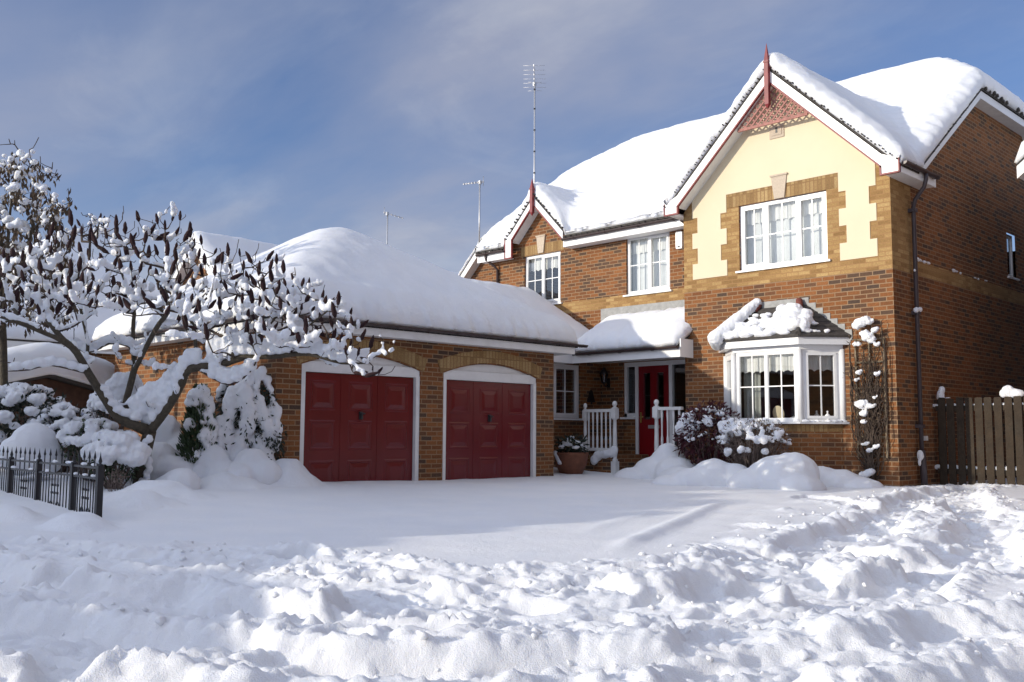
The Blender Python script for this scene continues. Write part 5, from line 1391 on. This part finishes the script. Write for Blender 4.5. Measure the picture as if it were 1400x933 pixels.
# narrow conifer
c = at(272, 600, 13.3); base = Vector((c.x, c.y, .1)); top = at(272, 531, 13.3).z
t = thing('narrow_conifer', 'narrow dark green conifer with snow clinging to its right side and top', 'conifer', base)
b = MB(); b.tube([base-Vector((0, 0, .3)), base+Vector((0, 0, top-.5))], [.04, .012], 7); b.build('trunk', 'bark', t)
b = MB(); H = top-.12
for k in range(3600):
    z = random.random()**.9; r = .27*min(1, (1.03-z)**.55*1.15)*random.uniform(.55, 1.05); a = random.uniform(0, 6.283)
    p = Vector((base.x+r*math.cos(a), base.y+r*math.sin(a), .12+z*H)); leaf(b, p, random.uniform(.05, .11), .028, (math.cos(a)*.6, math.sin(a)*.6, .9), rnd_unit())
b.build('leaf_mass', 'leaf_green', t)
bl = []
for k in range(120):
    z = random.random(); a = random.gauss(.55, .9)
    if z < .45 and random.random() < .5: continue
    r = .25*min(1, (1.03-z)**.55*1.15); p = Vector((base.x+r*math.cos(a), base.y+r*math.sin(a), .12+z*H)); s = random.uniform(.035, .085); bl.append((p, (s, s, s*1.1)))
for k in range(10): bl.append((Vector((base.x+random.uniform(-.1, .1), base.y+random.uniform(-.1, .1), top-.10-random.uniform(0, .12))), (.10, .10, .09)))
snow_blob('snow_cap', bl, t, .02, 1, .02, 11)
# big drooping shrub weighed down by snow, against the garage corner
t = thing('drooping_shrub', 'big drooping evergreen shrub bowed under thick snow at the garage corner', 'shrub', at(340, 655, 13.7))
bl = []; b = MB(); bs = MB(); cb = at(340, 640, 13.7)
def droop(x0, y0, x1, y1, r0, r1, d0=0, d1=0, n=9, leafn=26):
    p0, p1 = at(x0, y0, 13.7+d0), at(x1, y1, 13.7+d1)
    for k in range(n):
        s = k/(n-1); p = p0.lerp(p1, s)+rnd_unit()*.02; p.z += .10*math.sin(s*math.pi)*(1 if y1 > y0 else .3); r = (r0+(r1-r0)*s)*random.uniform(.68, .92)
        bl.append((p, (r, r, r*1.15)))
    bs.tube([cb, p0.lerp(cb, .4)+Vector((0, 0, .1)), p0, p1], [.02, .014, .01, .005], 5)
    foliage(b, p1-Vector((0, 0, .06)), (r1*1.3, r1*1.3, r1*1.5), leafn*2, .09, .03, .8, .5); foliage(b, p0.lerp(p1, .5)-Vector((0, 0, .08)), (r1*1.2, r1*1.2, r1*1.4), leafn*2, .09, .03, .8, .4)
for a in ((318, 536, 308, 612, .12, .16, -.1, -.25), (330, 528, 340, 580, .10, .17, -.05, -.2), (345, 545, 368, 590, .10, .13, 0, -.1), (300, 575, 300, 640, .10, .18, -.2, -.35), (335, 590, 322, 650, .12, .20, -.1, -.3), (352, 600, 362, 640, .14, .20, 0, -.15), (345, 512, 336, 545, .08, .07, .1, 0), (356, 508, 350, 560, .08, .05, .1, 0), (372, 560, 380, 590, .10, .09, .1, 0), (368, 585, 378, 610, .08, .08, .1, 0), (362, 520, 372, 548, .07, .06, .15, .1), (330, 548, 318, 590, .1, .12, .1, -.05), (318, 520, 300, 545, .07, .07, .15, .1), (352, 570, 372, 600, .12, .11, .0, -.05)):
    droop(*a)
b.build('leaf_mass', 'leaf_dark', t)
foli = MB(); foliage(foli, at(338, 570, 13.95), (.42, .42, .62), 1900, .10, .03, .5, .3); foli.build('inner_leaf_mass', 'leaf_dark', t)
bs.build('stem', 'twig', t); snow_blob('snow_load', bl, t, .02, 2, .018, 9)
# buried low shrubs in front of it
mound('rounded snow heap in front of the drooping shrub', [(at(290, 640, 13.2), (.26, .26, .34)), (at(303, 655, 13.1), (.36, .3, .26)), (at(278, 655, 13.1), (.24, .24, .24))], .03, .03, 4)
mound('snow heap against the garage corner beside the left red door', [(at(345, 640, 13.3), (.28, .28, .30)), (at(362, 652, 13.2), (.26, .26, .26)), (at(325, 655, 13.1), (.35, .3, .24))], .03, .02, 5)
mound('small domed snow heap at the front of the bed right of the sumac trunk', [(at(247, 664, 12.4), (.27, .25, .24)), (at(232, 668, 12.4), (.22, .22, .18))], .025, .02, 5)
mound('large snow bank behind the sumac trunk', [(at(215, 640, 13.3), (.40, .35, .36)), (at(240, 650, 13.2), (.45, .4, .28)), (at(190, 655, 13.2), (.4, .35, .28))], .03, .03, 5)
mound('pointed snow heap on a low bush against the garage wall', [(at(225, 610, 14.3), (.26, .26, .50)), (at(238, 625, 14.3), (.34, .3, .36)), (at(250, 630, 14.4), (.3, .3, .34)), (at(208, 640, 14.2), (.3, .3, .3))], .03, .03, 5)
mound('rounded snow covered bush behind the iron fence at the far left', [(at(45, 612, 12.6), (.34, .3, .34)), (at(30, 622, 12.6), (.34, .3, .28)), (at(60, 625, 12.6), (.25, .25, .25))], .03, .02, 5)
# leafy shrubs behind the fence
def snowshrub(name, label, x, y, D, r, n, mat, L=.09, W=.035, k1=30, seed=1, cat='shrub', big=.10, droop=.3, low=False):
    random.seed(seed); c = at(x, y, D); bl = []
    for k in range(k1):
        v = rnd_unit(); v.z = abs(v.z) if not low or random.random() < .6 else v.z
        s = random.uniform(.5, 1.0)*big; bl.append((c+Vector((v.x*r[0]*.92, v.y*r[1]*.92, v.z*r[2]*.95)), (s*1.1, s*1.1, s*.75)))
    return shrub(name, label, cat, c, r, n, L, W, mat, 30, bl, droop=droop)
snowshrub('evergreen_shrub', 'dark evergreen bush dusted with snow in front of the shed at the left edge', 30, 575, 14.5, (.75, .7, .52), 2200, 'leaf_dark', .11, .035, 70, 3, big=.13, low=True)
snowshrub('evergreen_shrub', 'dark spreading evergreen with snowy tiers between the shed and the sumac', 88, 590, 14.3, (.5, .5, .40), 1300, 'leaf_dark', .10, .03, 50, 4, big=.10, low=True)
snowshrub('round_shrub', 'grey green rounded shrub capped with snow left of the sumac trunk', 125, 605, 12.7, (.38, .36, .30), 1000, 'leaf_green', .06, .025, 40, 5, big=.10)
snowshrub('round_shrub', 'small frosted shrub under the left limb of the sumac', 155, 560, 14.0, (.34, .3, .36), 800, 'leaf_dark', .06, .022, 60, 6, big=.09)
snowshrub('round_shrub', 'leafy shrub heaped with snow touching the sumac trunk', 158, 628, 12.3, (.36, .34, .30), 900, 'leaf_green', .07, .025, 34, 7, big=.15)
snowshrub('evergreen_shrub', 'low dark bush showing under the snow right of the sumac trunk', 235, 645, 13.8, (.42, .3, .14), 500, 'leaf_dark', .08, .02, 12, 8, big=.08)
# dry stalks poking out of the bed
random.seed(9); t = thing('dry_plant', 'thin dry stalks with snow in front of the sumac trunk', 'plant', at(160, 670, 11.8))
b = MB(); 
for k in range(16):
    p = at(158+random.uniform(-8, 14), 678, 11.8+random.uniform(-.1, .1)); b.tube([p-Vector((0, 0, .2)), p+Vector((random.uniform(-.05, .05), random.uniform(-.05, .05), random.uniform(.1, .35)))], [.006, .003], 4)
foliage(b, at(158, 655, 11.8), (.12, .12, .16), 90, .05, .02, .2, .2); b.build('stem', 'stem_grey', t)
b = MB(); p = at(218, 684, 11.6); q_ = at(240, 668, 11.7); b.tube([p-Vector((0, 0, .05)), p.lerp(q_, .5)+Vector((0, 0, .01)), q_], [.006, .006, .004], 5); b.tube([p+Vector((.02, .02, -.04)), q_+Vector((-.05, .0, .02))], [.005, .003], 5)
tag(b.build('fallen_twig', 'twig'), 'bare twig sticking out of the snow in front of the bed', 'twig')

# ================================================================== OUTSIDE THE PICTURE (street houses, plus a hedge and side block added for shade)
def hedge(name, label, pts, th, seed):
    random.seed(seed); t = thing(name, label, 'hedge', (pts[0][0], pts[0][1], 0)); b = MB(); bl = []
    core = MB()
    for (x0, y0, h0), (x1, y1, h1) in zip(pts[:-1], pts[1:]):
        L = math.hypot(x1-x0, y1-y0); F = Fr((x0, y0, 0), (x1-x0, y1-y0, 0), (y1-y0, -(x1-x0), 0))
        core.prism(F, [(0, -.3), (L, -.3), (L, h1-.15), (0, h0-.15)], -th/2, th/2)
        for k in range(int(L*60)):
            s = random.random(); h = h0+(h1-h0)*s; p = F(s*L, random.uniform(-.1, h), random.choice([-1, 1])*th/2*random.uniform(.9, 1.1)); leaf(b, p, .12, .05, rnd_unit(), rnd_unit())
        for k in range(int(L*5)):
            s = random.random(); h = h0+(h1-h0)*s; p = F(s*L, h-.08, random.uniform(-.5, .5)*th); r = random.uniform(.15, .35); bl.append((p, (r, r, r*.6)))
    core.build('core', 'leaf_dark', t); b.build('leaf_mass', 'leaf_green', t); snow_blob('snow_cap', bl, t, .06, 2, .03, 3)
HY = -21.0
def hp(u, w): return (u+.45*HY, HY, w-.27*HY)  # crest point found back along the sunlight from the wanted shade edge
hedge('shade_hedge', 'unseen hedge added outside the picture, its top shaped to shade the drive', [hp(-4.2, -.9), hp(-1.4, -.2), hp(-.3, -.75), hp(2.2, -1.28), hp(3.8, -1.92), hp(5.4, -2.85), hp(6.4, -3.30), hp(8.0, -3.46), hp(8.6, -3.60), hp(9.0, -3.85)], .8, 3)  # added unseen; crest heights shaped to throw the shade on the drive
for k, (x, y) in enumerate(((14.5, -24), (15, -11), (16, 3))):
    snow_house('street_house', ['brick house across the street, behind the viewer', 'brick house across the street, opposite the drive', 'brick house across the street, farthest to the right'][k], 'house', x, x+8, y, y+10, 5.8, 38, 'x', 'brick_dark', T=.35, over=.4, seed=40+k, h=.2)
snow_house('side_shade_block', 'unseen brick block added right of the picture to keep light off the side wall', 'garage', 3.9, 9, -3.4, 2.8, 4.6, 30, 'hip', 'brick_dark', T=.35, over=.3, seed=50, h=.2)  # added out of view to block sky light from the side wall

# ================================================================== DAYLIGHT
SUN_A, SUN_E = .45, .27                   # the light travels (.45, 1, -.27)
az = math.atan2(SUN_A, 1.0); el = math.atan2(SUN_E, math.hypot(SUN_A, 1))
w = bpy.data.worlds.new('World'); scene.world = w; w.use_nodes = True; nt = w.node_tree
bg = nt.nodes['Background']; sky = nt.nodes.new('ShaderNodeTexSky'); sky.sky_type = 'NISHITA'; sky.sun_disc = False
sky.sun_elevation = el; sky.sun_rotation = math.pi+az; sky.air_density = 1.0; sky.dust_density = .6; sky.ozone_density = 2.2; sky.altitude = 100
tc = nt.nodes.new('ShaderNodeTexCoord')
# cirrus and thin grey cloud: noise over the direction, flattened towards the horizon
sx = N(nt, 'ShaderNodeSeparateXYZ'); nt.links.new(tc.outputs['Generated'], sx.inputs[0])
zz = N(nt, 'ShaderNodeMath', operation='ADD'); nt.links.new(sx.outputs['Z'], zz.inputs[0]); zz.inputs[1].default_value = .22
dx = N(nt, 'ShaderNodeMath', operation='DIVIDE'); nt.links.new(sx.outputs['X'], dx.inputs[0]); nt.links.new(zz.outputs[0], dx.inputs[1])
dy = N(nt, 'ShaderNodeMath', operation='DIVIDE'); nt.links.new(sx.outputs['Y'], dy.inputs[0]); nt.links.new(zz.outputs[0], dy.inputs[1])
cx = N(nt, 'ShaderNodeCombineXYZ'); nt.links.new(dx.outputs[0], cx.inputs[0]); nt.links.new(dy.outputs[0], cx.inputs[1])
mp = N(nt, 'ShaderNodeMapping'); mp.inputs['Rotation'].default_value = (0, 0, R_(20)); mp.inputs['Scale'].default_value = (.62, 1.0, 1); mp.inputs['Location'].default_value = (5.3, .9, 0); nt.links.new(cx.outputs[0], mp.inputs[0])
n1 = N(nt, 'ShaderNodeTexNoise', Scale=1.0, Detail=9.0, Roughness=.52, Distortion=.35); nt.links.new(mp.outputs[0], n1.inputs['Vector'])
cov = ramp(nt, [(.36, (.20, .20, .20)), (.48, (.45, .45, .45)), (.62, (.85, .85, .85))], n1.outputs['Fac']).outputs[0]
n2 = N(nt, 'ShaderNodeTexNoise', Scale=2.6, Detail=8.0, Roughness=.6, Distortion=.6); nt.links.new(mp.outputs[0], n2.inputs['Vector'])
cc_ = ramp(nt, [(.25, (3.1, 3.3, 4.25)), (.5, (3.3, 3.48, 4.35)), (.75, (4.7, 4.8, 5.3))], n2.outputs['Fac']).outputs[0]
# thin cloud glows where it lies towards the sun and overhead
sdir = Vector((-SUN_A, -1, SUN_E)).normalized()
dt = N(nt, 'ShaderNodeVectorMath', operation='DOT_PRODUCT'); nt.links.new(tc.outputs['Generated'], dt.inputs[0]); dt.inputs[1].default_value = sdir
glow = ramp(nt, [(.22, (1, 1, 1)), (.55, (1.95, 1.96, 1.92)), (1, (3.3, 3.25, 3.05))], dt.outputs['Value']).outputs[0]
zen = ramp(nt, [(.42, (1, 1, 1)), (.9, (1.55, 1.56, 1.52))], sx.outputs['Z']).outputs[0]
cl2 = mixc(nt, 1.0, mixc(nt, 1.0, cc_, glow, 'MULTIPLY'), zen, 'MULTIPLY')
tint = mixc(nt, 1.0, sky.outputs[0], (.60, .84, 1.22), 'MULTIPLY')
low = ramp(nt, [(.06, (.72, .72, .72)), (.30, (0, 0, 0))], sx.outputs['Z']).outputs[0]
cv = N(nt, 'ShaderNodeMix', data_type='RGBA', blend_type='LIGHTEN'); cv.inputs[0].default_value = 1; nt.links.new(cov, cv.inputs[6]); nt.links.new(low, cv.inputs[7])
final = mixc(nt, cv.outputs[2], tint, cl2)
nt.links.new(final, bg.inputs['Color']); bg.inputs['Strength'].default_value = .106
sd = bpy.data.lights.new('sun', 'SUN'); sd.energy = 3.15; sd.angle = R_(.55); sd.color = (1.0, .915, .775)
so = bpy.data.objects.new('sun', sd); col.objects.link(so)
so.rotation_euler = Vector((SUN_A, 1, -SUN_E)).to_track_quat('-Z', 'Y').to_euler(); so.location = (-10, -20, 12)
vs_ = scene.view_settings; vs_.view_transform = 'Standard'; vs_.look = 'None'; vs_.gamma = 1; vs_.exposure = .2
scene.cycles.max_bounces = 8; scene.cycles.diffuse_bounces = 6; scene.cycles.transparent_max_bounces = 12
